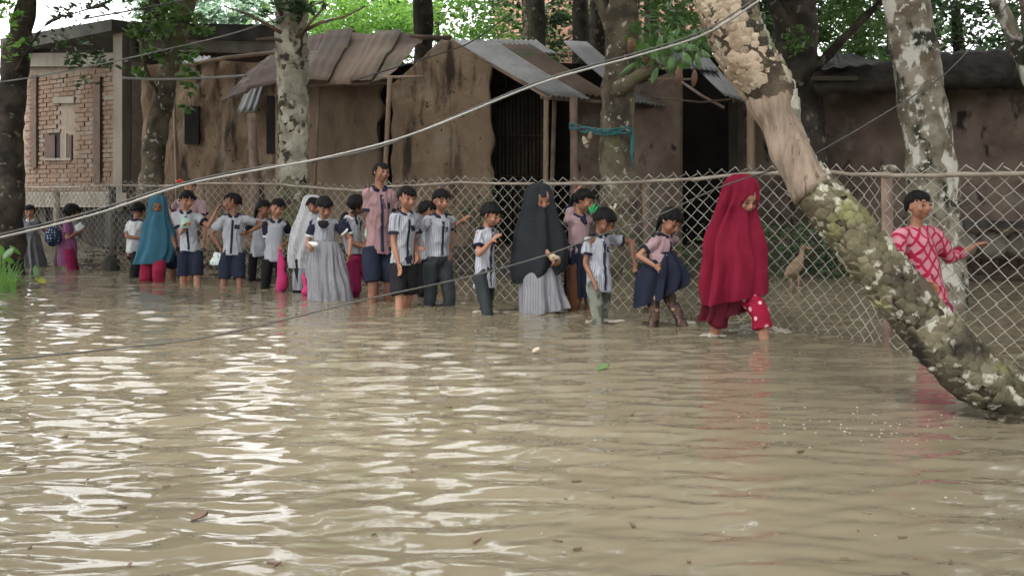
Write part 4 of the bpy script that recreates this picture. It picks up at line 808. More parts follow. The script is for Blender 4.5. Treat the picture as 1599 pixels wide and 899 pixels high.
# slippers tucked in the net
for i, (px, py, a, mk) in enumerate(((914, 222, 70, 'cream'), (921, 215, 105, 'bamboo'))):
    c = P(px, py, 12.0); ca, sa = math.cos(R(a)), math.sin(R(a)); mb = MB(); mb.ell(c, np.array([(ca * .075, 0, -sa * .075), (0, .012, 0), (sa * .03, 0, ca * .03)]), 14, 8); t = root_('slipper', c, ['pale slipper tucked under the teal net, lower one', 'tan slipper tucked under the teal net, upper one'][i], 'slipper')
    put('sole', mb, MAT[mk], t, True); mb = MB(); mb.tube([c + Vector((ca * .03 + sa * .028, -.012, -sa * .03 + ca * .028)), c + Vector((ca * .02, -.045, -sa * .02)), c + Vector((ca * .03 - sa * .028, -.012, -sa * .03 - ca * .028))], .006, 6); put('strap', mb, MAT['wood'], t, True)

# bright grass at the left edge, with a yellow leafed water plant
gr = root_('water_grass', XZ(8, 10.8, -.1), 'clump of bright green grass blades in the water at the left edge', 'plant')
for i in range(70):
    px = rng.uniform(-24, 26); Y = rng.uniform(10.4, 11.3); b = XZ(px, Y, -.05); hh = rng.uniform(.2, .48) * (1 if px < 18 else .8); dx = rng.uniform(-.14, .16); dy = rng.uniform(-.1, .1); w_ = rng.uniform(.008, .016); V = []
    for j in range(5):
        u = j / 4; c = np.array(b) + np.array((dx * u * u, dy * u * u, hh * (u - .25 * u * u * abs(dx) * 4))); ww = w_ * (1 - u * .9); V += [c - np.array((ww, 0, 0)), c + np.array((ww, 0, 0))]
    mb = MB(); mb.grid(np.array(V), 5, 2); put('blade', mb, MAT['blade'], gr, True)
def leafpiece(name, c, L_, w_, a, tilt, mat, parent=None):
    V = []; ax = np.array((math.cos(a), math.sin(a) * .6, tilt)); ax /= np.linalg.norm(ax); sd = np.cross(ax, (0, -.5, 1)); sd /= np.linalg.norm(sd)
    for j in range(8):
        u = j / 7; ww = w_ * math.sin(PI * min(1, u * .92 + .06)) ** .7 * .5
        for s_ in (-1, 0, 1): V.append(np.array(c) + ax * (u - .5) * L_ + sd * s_ * ww + np.array((0, 0, .012 * abs(s_))))
    mb = MB(); mb.grid(np.array(V), 8, 3); o = put(name, mb, mat, parent, True); m = o.modifiers.new('t', 'SOLIDIFY'); m.thickness = .003; return o
yp = root_('water_plant', XZ(58, 11.2, -.05), 'yellowing broad leafed water plant beside the grass at the left', 'plant')
for (px, py, L_, w_, a, t, mk) in ((57, 425, .17, .07, 2.0, 1.2, 'leaf_green1'), (64, 438, .13, .10, .3, -.6, 'yellowleaf'), (14, 396, .16, .12, 1, .8, 'leaf_green1'), (12, 440, .20, .12, 0, .1, 'yellowleaf')):
    leafpiece('leaf', P(px, py, 11.2), L_, w_, a, t, MAT[mk], yp)
for a in ([(30, 445, 11.2), (42, 432, 11.2), (58, 430, 11.2)], [(34, 446, 11.2), (48, 439, 11.2), (62, 437, 11.2)]): pole('stem', PL(a), .007, MAT['blade'], yp)
for i in range(5): leafpiece('leaf', P(-20 + i * 11, 392 + (i % 2) * 14, 11.4), .15, .07, i, .7, MAT['leaf_bright'], yp)
# small floating things
def float_(px, py, L_, mat, label, name='floating_leaf', cat='leaf', a=.4, up=.02):
    Y = YW(py); o = leafpiece(name, P(px, py, Y) + Vector((0, 0, up)), L_, L_ * .5, a, .35, MAT[mat]); tag(o, label, cat); return o
float_(837, 553, .05, 'cream', 'pale curled scrap floating in front of the black hijab girl', 'floating_scrap', 'litter', .6, .022); float_(941, 578, .08, 'leaf_green1', 'dark green scrap floating in the middle of the flood', 'floating_scrap', 'litter', .1, .012)
float_(311, 814, .05, 'bamboo_dark', 'tiny brown twig floating in the near water at left', 'floating_twig', 'twig', .5, .012); float_(1192, 700, .03, 'bamboo_dark', 'tiny dark speck of leaf floating below the red girl', 'floating_leaf', 'leaf', 1.2, .012)

# duck
dk = root_('duck', XZ(1242, 11.2, .0), 'brown duck standing upright beyond the fence, right of the red girl', 'duck')
mb = MB(); Yd = 11.2
def dp(px, py, y=0): return np.array(P(px, py, Yd + y))
mb.tube([dp(1228, 431), dp(1236, 424), dp(1246, 412), dp(1251, 400), dp(1253, 390), dp(1254, 384)], [.03, .075, .07, .032, .024, .026], 12, ends=True); mb.ell(dp(1255, 385), (.034, .028, .028)); mb.tube([dp(1232, 430), dp(1224, 434)], [.04, .01], 8)
me, v = remesh(mb, .008, 2); setco(me, tolocal(v, dk)); link('body', me, MAT['feather'], dk, True)
mb = MB(); mb.tube([dp(1258, 386), dp(1264, 388)], [.014, .009], 8, ends=True); put('bill', mb, MAT['beak'], dk, True)
for px in (1234, 1246):
    mb = MB(); mb.tube([dp(px, 428), dp(px + 1, 440), dp(px, 452)], [.014, .009, .009], 6); mb.ell(dp(px + 2, 449, -.02), (.03, .03, .006)); put('leg', mb, MAT['beak'], dk, True)
mb = MB(); mb.ell(dp(1239, 422, -.06), np.array([(.06, 0, .055), (0, .02, 0), (-.025, 0, .03)]), 12, 8); put('wing', mb, MAT['feather'], dk, True)
mb = MB(); mb.ell(dp(1257, 383, -.026), (.004, .004, .004), 6, 4); put('eye', mb, MAT['eye'], dk)

g = random.Random(9); mb = MB()
for i in range(1500):
    x = g.uniform(-6, 8); y = g.uniform(11.2, 14.6); shore = 12.6 + 1.0 * math.sin(x * .7) + 1.4 * float(sm(2.5, 5, x)); z = -.38 + .62 * float(sm(-1.2, 1.6, y - shore))
    if z < -.03: continue
    r_ = g.uniform(.012, .05); a = g.uniform(0, 3); M3 = rot3 = np.array([[math.cos(a), -math.sin(a), 0], [math.sin(a), math.cos(a), .2], [0, g.uniform(-.5, .5), 1]])
    if i % 4: mb.box((x, y, z + r_ * .3), (r_ * g.uniform(.6, 1.6), r_ * .7, r_ * .5), M3)
    else: mb.box((x, y, z + .02), (g.uniform(.08, .25), .008, .008), M3)
tag(put('bank_rubble', mb, MAT['ground'], None, False, None, 'stuff'), 'loose clods, brick bits and twigs littering the wet bank below the houses', 'rubble')
for i, (px, py, Y, rx, rz, n, lab) in enumerate(((1190, 385, 12.3, .55, .35, 700, 'low dark green bush beyond the fence right of the woman in crimson'), (1035, 400, 12.6, .5, .28, 500, 'low dark green bush beyond the fence behind the girl lifting her skirt'), (1290, 395, 12.6, .5, .4, 500, 'low dark bush at the foot of the shaded trunk'), (750, 330, 13.6, .25, .3, 160, 'sparse dark weeds at the corner of the gable wall'))):
    c = P(px, py, Y); r = root_('bush', (c.x, c.y, .05), lab, 'bush'); crown(r, leaves([tuple(c)], [(rx, .35, rz)], n, .09, 500 + i, spread=.35), 'leaf_dark')
    mb = MB()
    for q in range(5): mb.tube([(c.x + .03 * q - .06, c.y, -.1), (c.x + (q - 2) * rx * .3, c.y, c.z)], [.012, .006], 6)
    put('stems', mb, MAT['bark_dark'], r, True)

# ------------------------------------------------------------------ people
def rot(a): return np.array([[math.cos(a), -math.sin(a), 0], [math.sin(a), math.cos(a), 0], [0, 0, 1.]])
def ik(a, b, l1, l2, pole):
    a, b = np.array(a), np.array(b); d = b - a; L = np.linalg.norm(d)
    if L > (l1 + l2) * .995: b = a + d / L * (l1 + l2) * .995; d = b - a; L = np.linalg.norm(d)
    L = max(L, abs(l1 - l2) + .02); u = d / np.linalg.norm(d); x = (l1 * l1 - l2 * l2 + L * L) / (2 * L); h = math.sqrt(max(0, l1 * l1 - x * x))
    p = np.array(pole, dtype=float); p -= u * p.dot(u); p /= np.linalg.norm(p) + 1e-9
    return a + u * x + p * h, b
def onto(bvh, p, d, off):
    hit = bvh.ray_cast(Vector(p) - Vector(d) * .5, Vector(d), 1.0)
    return np.array(hit[0]) - np.array(d) * off if hit[0] is not None else np.array(p)
def ribbon(bvh, pts, d, wd, off=.004):            # strip lying on a surface
    d = np.array(d, dtype=float); V = []; pts = [np.array(p) for p in pts]
    for i, p in enumerate(pts):
        t = pts[min(i + 1, len(pts) - 1)] - pts[max(i - 1, 0)]; s_ = np.cross(t, d); s_ /= np.linalg.norm(s_)
        for k in (-1, 0, 1): V.append(onto(bvh, p + s_ * k * wd / 2, d, off))
    mb = MB(); mb.grid(np.array(V), len(pts), 3); return mb
def solid(parent, name, mb, vox, mat, smooth=2, fold=0, ff=2.0, seed=0, dec=1.0, label=None):
    me, v = remesh(mb, vox, smooth, dec)
    if fold:
        n = normals(me); q = v * np.array((1, 1, .45)); q2 = q @ np.array([[1, 0, .5], [0, 1, .3], [-.5, .2, 1]]); v = v + n * ((NZ[seed % 6](q * ff * 2.2) * .5 + (1 - 2 * np.abs(np.sin(NZ[(seed + 1) % 6](q2 * ff * 3.0) * 1.5))) * .55) * fold)[:, None]
    w3 = v.copy(); setco(me, tolocal(v, parent)); o = link(name, me, MAT[mat], parent, True, label)
    return o, w3, [tuple(p.vertices) for p in me.polygons]
def drape(sil, Y, depth, nth=96, sub=8, fold=.012, kf=9, seed=0, yofs=0.0, head=None, open_=None):
    """garment lofted through (y_left, x_left, y_right, x_right) photo outlines; depth = its half thickness as a share of its half width"""
    g = random.Random(seed); rings = []
    ks = [(kf + g.randint(-2, 2), g.uniform(0, 6), g.uniform(.6, 1)) for _ in range(3)]
    n = (len(sil) - 1) * sub + 1
    for i in range(n):
        t = i / sub; row = [catmull(range(len(sil)), [s_[k] for s_ in sil], t) for k in range(4)]
        yo = catmull(range(len(sil)), yofs, t) if hasattr(yofs, '__len__') else yofs
        A = np.array(P(row[1], row[0], Y)); B = np.array(P(row[3], row[2], Y)); c = (A + B) / 2; a = (B - A) / 2; w_ = np.linalg.norm(a)
        dp_ = depth if not hasattr(depth, '__len__') else catmull(range(len(sil)), depth, t); ring = []
        amp = fold * (i / n) ** .8 * 1.7
        for j in range(nth):
            th = 2 * PI * j / nth; f = sum(q * math.sin(k * th + p + 1.5 * t * .3) for k, p, q in ks) / 2
            rr = 1 + amp * f / max(w_, .02) * (1 if abs(math.cos(th)) < .97 else .5); ring.append(c + a * math.cos(th) * rr + np.array((0, w_ * dp_ * math.sin(th) * rr + yo, 0)))
        rings.append(ring)
    V = np.array(rings).reshape(-1, 3); q = V * np.array((1, 1, .5)) + seed; wgt = np.repeat(np.linspace(0, 1, n) ** .7, nth); V[:, 1] += NZ[seed % 6](q * 4.5) * fold * .35 * wgt; V[:, 0] += NZ[(seed + 2) % 6](q * 4) * fold * .3 * wgt; mb = MB(); mb.grid(V, n, nth)
    m = n; mb.f += [(i * nth + nth - 1, i * nth, (i + 1) * nth, (i + 1) * nth + nth - 1) for i in range(m - 1)]
    mb.f.append(tuple(range(nth))[::-1] if False else tuple(range(nth))); 
    return mb
def person(label, x, head, yw, face=0, hyaw=None, nod=8, tilt=0, ht=None, dep=.27, hs=1.0, arms=(None, None), legs=None, top='shirt', tmat='stripe', low='shorts', lmat='navy', skin='skin', hair='short', girl=False, sleeve=None, cuff=None, hemy=None, collar='navy', placket=None, sil=None, drapes=(), Y=None, knee=None, lean=0, shoulders=1.0, roll=False, extra=None, elbows=(None, None), gender_w=1.0, facehole=None, epaul=False, sub='skin_wet', pant=None, vox=.0085, grip=(0, 0)):
    Y = Y or YW(yw); fa = R(face); Rm = rot(fa); front = Rm @ np.array((0, -1, 0)); left = Rm @ np.array((1, 0, 0)); up = np.array((0, 0, 1.))
    hc = np.array(P(head[0], head[1], Y)); hr = .098 * hs              # half head height
    hc = hc + front * .03
    Ht = ht or (hc[2] + hr + dep); k = Ht / 1.35; bx = (x - CX) / F * Y
    root = root_('person', (bx, Y, -dep), label, 'person', None, fa)
    yawh = R(face if hyaw is None else hyaw); Rh = rot(yawh); fh = Rh @ np.array((0, -1, 0)); lh = Rh @ np.array((1, 0, 0)); nd = R(nod + 3); tl = R(tilt + random.Random(int(x) + 3).uniform(-9, 9)); hr *= .97
    hf = fh * math.cos(nd) - up * math.sin(nd); hu = up * math.cos(nd) + fh * math.sin(nd); hl = lh
    hu, hl = hu * math.cos(tl) + hl * math.sin(tl), hl * math.cos(tl) - hu * math.sin(tl)
    neck = hc - hu * hr * 1.0 - hf * .012; nb = neck - up * .05 * k - fh * .01
    pel = np.array((bx, Y, .50 * Ht - dep)) - front * .0 + front * lean * -.3
    if nb[2] - pel[2] < .2 * Ht: pel[2] = nb[2] - .3 * Ht
    sp = lambda t: pel * (1 - t) + nb * t + front * -.012 * math.sin(PI * t)
    sw = .086 * Ht * shoulders; shz = nb - up * .040 * k
    SH = [shz - left * sw, shz + left * sw]                           # 0 = right arm, 1 = left arm
    ua, fl, hl_ = .165 * Ht, .142 * Ht, .092 * Ht
    mb = MB(); t3 = lambda a, b, c: np.array([left * a, front * b, up * c])
    mb.ell(pel, t3(.080 * k, .060 * k, .075 * k)); mb.ell(sp(.35), t3(.074 * k, .054 * k, .11 * k)); mb.ell(sp(.68), t3(.084 * k, .058 * k, .10 * k))
    mb.tube([SH[0], shz + up * .01, SH[1]], [.031 * k, .036 * k, .031 * k], 10, ends=True); mb.tube([nb - up * .03, neck + up * .035 * k], [.043 * k, .036 * k], 12, ends=True)
    # head
    h3 = lambda a, b, c: np.array([hl * a, hf * b, hu * c]); hw, hd = hr * .76, hr * .93
    mb.ell(hc + hu * hr * .22 - hf * hr * .08, h3(hw, hd, hr * .80), 18, 14); mb.ell(hc - hu * hr * .28 + hf * hr * .16, h3(hw * .80, hr * .66, hr * .66), 16, 12); mb.ell(hc - hu * hr * .74 + hf * hr * .45, h3(hr * .26, hr * .24, hr * .2), 10, 8)
    mb.tube([hc + hu * hr * .18 + hf * hr * .78, hc - hu * hr * .22 + hf * hr * .97], [hr * .08, hr * .125], 8, ends=True); mb.ell(hc - hu * hr * .25 + hf * hr * .88, h3(hr * .22, hr * .16, hr * .12), 8, 6)
    for s_ in (-1, 1):
        mb.ell(hc - hu * hr * .08 + hl * s_ * hw * .98 - hf * hr * .06, h3(hr * .10, hr * .17, hr * .26), 10, 8); mb.ell(hc - hu * hr * .2 + hl * s_ * hw * .55 + hf * hr * .62, h3(hr * .22, hr * .2, hr * .24), 8, 6)
    mb.ell(hc - hu * hr * .47 + hf * hr * .80, h3(hr * .26, hr * .12, hr * .10), 8, 6)
    # arms and hands
    J = {}
    for i in (0, 1):
        s_ = -1 if i == 0 else 1; a = arms[i]; S0 = SH[i]
        if a == 'none': J[i] = None; continue
        if a is None: wr = S0 - up * (ua + fl) * .95 + left * s_ * .03 * k + front * .05 * k
        else:
            wr = np.array(P(a[0], a[1], Y)) + np.array((0, a[2] if len(a) > 2 else 0, 0)); wr[0] = (a[0] - CX) / F * wr[1]; wr[2] = H - (a[1] - HY) / F * wr[1]
        pole_ = -front * .8 - up * .6 + left * s_ * .35
        e = elbows[i]
        if e is not None: pole_ = np.array((e[0], e[1], e[2]), dtype=float)
        E, Wp = ik(S0, wr, ua, fl, pole_); J[i] = (S0, E, Wp)
        mb.tube([S0, S0 * .5 + E * .5, E], [.029 * k, .029 * k, .026 * k], 10, ends=True); mb.tube([E, E * .6 + Wp * .4, Wp], [.027 * k, .027 * k, .019 * k], 10, ends=True)
        fd = Wp - E; fd /= np.linalg.norm(fd); gp = grip[i]
        pn = np.cross(fd, front * .7 + up * .3); pn /= np.linalg.norm(pn) + 1e-9; across = np.cross(pn, fd)       # pn palm normal
        if a is None: across, pn = front, left * -s_
        across = across - fd * across.dot(fd); across /= np.linalg.norm(across); pn = np.cross(fd, across)
        if pn.dot(-left * s_) < 0 and a is None: pn = -pn
        pc = Wp + fd * hl_ * .28; mb.ell(pc, np.array([fd * hl_ * .32, across * hl_ * .24, pn * hl_ * .11]), 12, 8)
        for q in range(4):
            o_ = Wp + fd * hl_ * .48 + across * hl_ * (.18 - .12 * q); fl_ = hl_ * (.42, .48, .45, .34)[q]; c1, c2 = .25 + gp * .7 + .05 * q, .6 + gp * 1.1
            d1 = fd * math.cos(c1) + pn * math.sin(c1) + across * (.12 - .08 * q); d2 = fd * math.cos(c2) + pn * math.sin(c2) + across * (.08 - .05 * q)
            mb.tube([o_ - fd * .012, o_ + d1 * fl_ * .5, o_ + d1 * fl_ * .5 + d2 * fl_ * .5], [.0082 * k, .0076 * k, .0066 * k], 7, ends=True)
        o_ = Wp + fd * hl_ * .15 + across * hl_ * .2; mb.tube([o_, o_ + (across * .75 + fd * .6 + pn * .3) * hl_ * .26, o_ + (across * .8 + fd * 1.35 + pn * .45) * hl_ * .32], [.0095 * k, .0088 * k, .0076 * k], 7, ends=True)
    # legs: (stride m, lateral m, foot height) for right and left
    gq = random.Random(int(x) * 7); legs = legs or ((-gq.uniform(.08, .2), .01, gq.uniform(0, .08)), (gq.uniform(.1, .22), .01, gq.uniform(.03, .13))); ul = ll = (pel[2] - .03 * k + dep - .055) * .508; LG = []
    for i in (0, 1):
        s_ = -1 if i == 0 else 1; hp = pel + left * s_ * .052 * Ht - up * .03 * k; st, la, fz = legs[i]
        an_ = np.array((bx, Y, -dep)) + left * s_ * (.055 * Ht + la) + front * st + up * (.055 + fz)
        K, A = ik(hp, an_, ul, ll, front + left * s_ * .1); LG.append((hp, K, A))
        mb.tube([hp, hp * .5 + K * .5, K], [.052 * k, .047 * k, .038 * k], 12, ends=True); mb.tube([K, K * .65 + A * .35, K * .3 + A * .7, A], [.038 * k, .041 * k, .032 * k, .025 * k], 12, ends=True)
        mb.tube([A - up * .03 - front * .03, A - up * .035 + front * .07 * k, A - up * .042 + front * .13 * k], [.028 * k, .03 * k, .018 * k], 10, ends=True)
    solid(root, 'body', mb, vox, skin, 3, dec=.5)
    # face
    for s_ in (-1, 1):
        c = hc + hu * hr * .06 + hl * s_ * hr * .33 + hf * hr * .80; mb = MB(); mb.ell(c, h3(hr * .15, hr * .08, hr * .055), 8, 6); put('eye', mb, MAT['eye'], root, True)
        c2 = c + hu * hr * .2; mb = MB(); mb.tube([c2 - hl * hr * .19 + hf * 0, c2 + hf * hr * .07 + hu * hr * .04, c2 + hl * hr * .19], [hr * .018, hr * .032, hr * .018], 6, ends=False); put('eyebrow', mb, MAT['hair'], root, True)
    mb = MB(); mb.tube([hc - hu * hr * .47 + hf * hr * .80 + hl * hr * .24, hc - hu * hr * .475 + hf * hr * .925, hc - hu * hr * .47 + hf * hr * .80 - hl * hr * .24], [hr * .02, hr * .045, hr * .02], 7, ends=True); put('lips', mb, MAT['lip'], root, True)
    # hair
    if hair:
        seg, rings = 36, 26; V = []; F_ = []; g = random.Random(int(x)); cc = hc + hu * hr * .20 - hf * hr * .10
        for i in range(rings + 1):
            p = PI * i / rings
            for j in range(seg):
                t = 2 * PI * j / seg; a, b, c = math.sin(p) * math.cos(t), math.sin(p) * math.sin(t), math.cos(p)   # side, front, up
                line = .40 + .08 * math.sin(t * 5) if b > .35 else (.0 if b > .05 else -.5)
                if hair in ('tied', 'long', 'bob'): line = .46 - .34 * abs(a) if b > .3 else (-.25 if b > -.05 else -.75)
                if hair == 'bob' and b < .45: line = -1.1 if b < .1 else -.6
                inside = c > line + .10 * math.sin(t * 17 + x) + .05 * math.sin(t * 29 + x * 3); m_ = 1.0 if inside else .72; th = (.11 if hair != 'tied' else .075) + .035 * math.sin(t * 9 + i * .7 + x) * math.sin(i * .9 + x) + .03 * g.random()
                r3 = (hw + hr * th, hd + hr * th, hr * (.80 + th)); V.append(cc + hl * a * r3[0] * m_ + hf * b * r3[1] * m_ * (1.0) + hu * c * r3[2] * m_)
        for i in range(rings):
            for j in range(seg): F_.append((i * seg + j, i * seg + (j + 1) % seg, (i + 1) * seg + (j + 1) % seg, (i + 1) * seg + j))
        mb = MB(); mb.add(V, F_)
        for q in range(34):
            t = g.uniform(-PI, PI) if q % 3 else g.gauss(-PI / 2, .5) * 1; a, b = math.cos(t), math.sin(t); b = -b if q % 3 == 0 else b; cz = (.42 if b > .35 else (.02 if b > .05 else -.42)) + g.uniform(-.05, .12); rr_ = math.sqrt(max(.05, 1 - cz * cz)); p0 = cc + hl * a * rr_ * hw * 1.02 + hf * b * rr_ * hd * 1.02 + hu * cz * hr * .84
            dv = -hu * g.uniform(.16, .34) + hl * g.uniform(-.14, .14) + (hl * a + hf * b) * .05; mb.tube([p0 + hu * hr * .15, p0 + dv * hr * .5 + (hl * a + hf * b) * hr * .06, p0 + dv * hr], [hr * .09, hr * .06, hr * .012], 5)
        if hair == 'tied': mb.ell(hc - hf * hr * 1.05 - hu * hr * .05, h3(hr * .34, hr * .3, hr * .36)); mb.tube([hc - hf * hr * 1.1, hc - hf * hr * 1.2 - hu * hr * .8, hc - hf * hr * 1.05 - hu * hr * 1.7], [hr * .28, hr * .22, hr * .08], 8, ends=True)
        if hair == 'long': mb.tube([hc - hf * hr * .75 + hu * hr * .2, hc - hf * hr * .9 - hu * hr * .8, hc - hf * hr * .8 - hu * hr * 1.9, hc - hf * hr * .8 - hu * hr * 2.6], [hr * .6, hr * .62, hr * .5, hr * .2], 12)
        put('hair', mb, MAT['hair'], root, True)
    bvh = None; G = {}
    # lower garment
    kz = lambda L_: L_[1]
    if low:
        mb = MB(); mb.ell(pel + up * .02, t3(.102 * k, .084 * k, .085 * k))
        for (hp, K, A) in LG:
            if low == 'shorts':
                e = hp * .12 + K * .88; mb.tube([hp + up * .02, hp * .5 + K * .5, e], [.074 * k, .074 * k, .072 * k], 16)
            elif low == 'rolled':
                e = K * .85 + A * .15; mb.tube([hp + up * .02, hp * .5 + K * .5, K, e], [.072 * k, .066 * k, .058 * k, .060 * k], 16); mb.tube([K * .95 + A * .05, e], [.064 * k, .066 * k], 16)
            elif low == 'trousers':
                e = K * .0 + A; mb.tube([hp + up * .02, hp * .5 + K * .5, K, K * .5 + A * .5, e], [.074 * k, .068 * k, .061 * k, .058 * k, .056 * k], 14)
            elif low == 'salwar':
                mb.tube([hp + up * .02, hp * .5 + K * .5, K, K * .5 + A * .5, A], [.08 * k, .085 * k, .08 * k, .07 * k, .035 * k], 14)
            elif low == 'legging':
                mb.tube([hp + up * .02, hp * .5 + K * .5, K, K * .5 + A * .5, A], [.07 * k, .062 * k, .052 * k, .051 * k, .042 * k], 14)
        nm = {'shorts': 'shorts', 'rolled': 'rolled_trousers', 'trousers': 'trousers', 'salwar': 'trousers', 'legging': 'leggings'}[low]
        solid(root, nm, mb, .013, lmat, 2, .006, 1.8, int(x))
    # top garment
    if top:
        hz = pel[2] - .06 * k if hemy is None else H - (hemy - HY) / F * Y
        mb = MB(); bot = np.array((pel[0], pel[1], hz)); wq = gender_w; m1 = sp(.18)
        ring = []
        for (c, a, b) in ((bot, .118 * wq, .098), (pel * .7 + m1 * .3 + up * .02, .112 * wq, .092), (sp(.35), .104, .086), (sp(.62), .112, .09), (sp(.84), .108, .085), (sp(.93), .080, .066), (sp(1.0) + up * .012, .050, .050)):
            for j in range(24): t = 2 * PI * j / 24; ring.append(c + left * a * k * math.cos(t) + front * b * k * math.sin(t))
        mb.grid(np.array(ring), 7, 24); mb.f += [(i * 24 + 23, i * 24, (i + 1) * 24, (i + 1) * 24 + 23) for i in range(6)]; mb.f += [tuple(range(24)), tuple(6 * 24 + j for j in range(24))]
        mb.tube([SH[0], shz + up * .008, SH[1]], [.042 * k, .054 * k, .042 * k], 12, ends=True)
        sl_ = {}
        for i in (0, 1):
            if J[i] is None: continue
            S0, E, Wp = J[i]; fr = .62 if top != 'kameez' else 1.0; e = S0 * (1 - fr) + E * fr; sm_ = MB() if sleeve else mb
            if top == 'kameez': sm_.tube([S0, E, E * .35 + Wp * .65], [.052 * k, .047 * k, .042 * k], 14)
            else: sm_.tube([S0 - (e - S0) * .02, S0 * .5 + e * .5, e], [.043 * k, .047 * k, .051 * k], 16)
            if top != 'kameez': sm_.ell(S0, [.043 * k] * 3)
            sl_[i] = (S0, e, sm_)
        o, wv, wf = solid(root, {'shirt': 'shirt', 'tunic': 'tunic', 'kameez': 'kameez'}[top], mb, .0115, tmat, 2, .0115, 1.7, int(x) + 1)
        bvh = BVHTree.FromPolygons([Vector(q) for q in wv], wf)
        for i, (S0, e, sm_) in sl_.items():
            if sleeve: solid(root, 'sleeve', sm_, .012, sleeve, 1, .004, 2, int(x) + i)
            u = e - S0; u /= np.linalg.norm(u)
            if cuff and top != 'kameez': mb = MB(); mb.tube([e - u * .022 * k, e + u * .006 * k], [.0535 * k, .0545 * k], 16); solid(root, 'cuff', mb, .008, cuff, 1)
            if epaul:
                mb = MB(); a = SH[i] + up * .05 * k; b = nb + up * .012 + (SH[i] - nb) * .35; mb.box((a + b) / 2 + up * .004, (.036 * k, .018 * k, .005), np.array([left, front, up]).T); put('epaulette', mb, MAT[collar], root)
        if collar:
            mb = MB(); c0 = nb + up * .012; pts = []
            for j in range(15): t = -PI * .82 + 2 * PI * .82 * j / 14 - PI / 2; pts.append(c0 + left * .056 * k * math.cos(t) + front * -.054 * k * math.sin(t) * 1.0 + up * (-.012 * k if abs(j - 7) > 5 else .006) * 1.5)
            pts = [c0 + left * .055 * k * math.sin(t) - front * .055 * k * math.cos(t) - up * .028 * k * max(0, -math.cos(t)) for t in np.linspace(-2.75, 2.75, 17)]
            mb.tube(pts, [.012] + [.017 * k] * 15 + [.012], 8, ends=True); put('collar', mb, MAT[collar], root, True)
        if placket:
            pts = []; 
            for t in np.linspace(0, 1, 12): z0 = nb[2] - .05 * k; z = z0 + (hz + .02 - z0) * t; c = sp(np.clip((z - pel[2]) / (nb[2] - pel[2]), 0, 1)); pts.append(np.array((c[0], c[1], z)))
            put('placket', ribbon(bvh, pts, -front, .026 * k), MAT[placket], root, True)
            if top == 'shirt': p = [sp(.70) + left * .05 * k + up * dz * k for dz in (-.025, 0, .025)]; put('pocket', ribbon(bvh, [p[0], p[1], p[2]], -front, .055 * k, .003), MAT[placket if epaul else tmat], root, True)
    # draped garments given by outline
    for (nm, mt, si, dpth, kw) in drapes:
        mb = drape(si, Y, dpth, seed=int(x), **{q: kw[q] for q in kw if q != 'face'})
        v = mb.verts()
        if kw.get('face'):
            fw, lo, hi = kw['face']; q = v - (hc); a, b, c = q @ hl / hr, q @ hf / hr, q @ hu / hr
            ins = (b > .12) & (np.abs(c) < 1.4); ee = a ** 2 / fw ** 2 + ((c - (lo + hi) / 2) / ((hi - lo) / 2)) ** 2; wgt = 1 - sm(.75, 1.12, ee)
            dirn = q / (np.linalg.norm(q, axis=1)[:, None] + 1e-9); v[ins] = v[ins] * (1 - wgt[ins][:, None]) + (hc + dirn[ins] * hr * .55) * wgt[ins][:, None]
        mb.v = [v]; put(nm, mb, MAT[mt], root, True)
    if extra: extra(dict(root=root, hc=hc, hr=hr, hl=hl, hf=hf, hu=hu, J=J, LG=LG, Y=Y, k=k, nb=nb, pel=pel, front=front, left=left, sp=sp, up=up, SH=SH, LGm=LG, bvh=bvh))
    return dict(root=root, J=J, LG=LG, Y=Y, k=k)
def packet(c, rx, rz, a, mat, label, name='snack_packet', cat='packet', seed=0):
    mb = MB(); mb.ell(c, (rx, .018, rz), 18, 12); v = mb.verts() - np.array(c); v[:, 0] = np.sign(v[:, 0]) * np.abs(v[:, 0] / rx) ** .6 * rx; v[:, 2] = np.sign(v[:, 2]) * np.abs(v[:, 2] / rz) ** .6 * rz
    v += (NZ[seed % 6](v * 9) * .005)[:, None]; ca, sa = math.cos(R(a)), math.sin(R(a)); v = v @ np.array([[ca, 0, sa], [0, 1, 0], [-sa, 0, ca]]) + np.array(c); mb.v = [v]; return tag(put(name, mb, MAT[mat], None, True), label, cat)
def hx(px, py, Y, dy=0): return np.array(P(px, py, Y + dy))

# --- left to right
def bag_(c, root_label, rx=.12, rz=.16):
    r = root_('backpack', c, root_label, 'backpack'); mb = MB(); mb.ell(c, (rx, .085, rz), 18, 12); v = mb.verts(); v += ((NZ[2](v * 2.4)) * .012)[:, None] * np.array((1, 1, .6)); mb.v = [v]; put('bag', mb, MAT['bagblue'], r, True)
    mb = MB(); mb.ell(np.array(c) + np.array((-.02, -.075, -.03)), (rx * .7, .035, rz * .55), 14, 10); put('pocket', mb, MAT['bagblue'], r, True); mb = MB(); mb.tube([np.array(c) + np.array(q) for q in ((.05, -.02, rz * .9), (.08, -.05, rz * 1.25), (.12, .0, rz * .9), (.12, .03, 0))], .012, 8); put('strap', mb, MAT['navy'], r, True)
person('girl in dark grey pinafore at the far left, arm held out to the fence', 48, (47, 330), 416, face=15, hyaw=20, nod=4, arms=((30, 376), (84, 350, .2)), top='tunic', tmat='dressd', sleeve='black', collar='whitec', cuff=None, legs=((0, -.02, 0), (.02, -.02, 0)), low=None, hair='bob', skin='skin', drapes=[('skirt', 'dressd', [(366, 36, 366, 61), (380, 34, 380, 63), (400, 35, 400, 66), (424, 37, 424, 70)], 1.0, dict(fold=.02))], dep=.3, hs=.9)
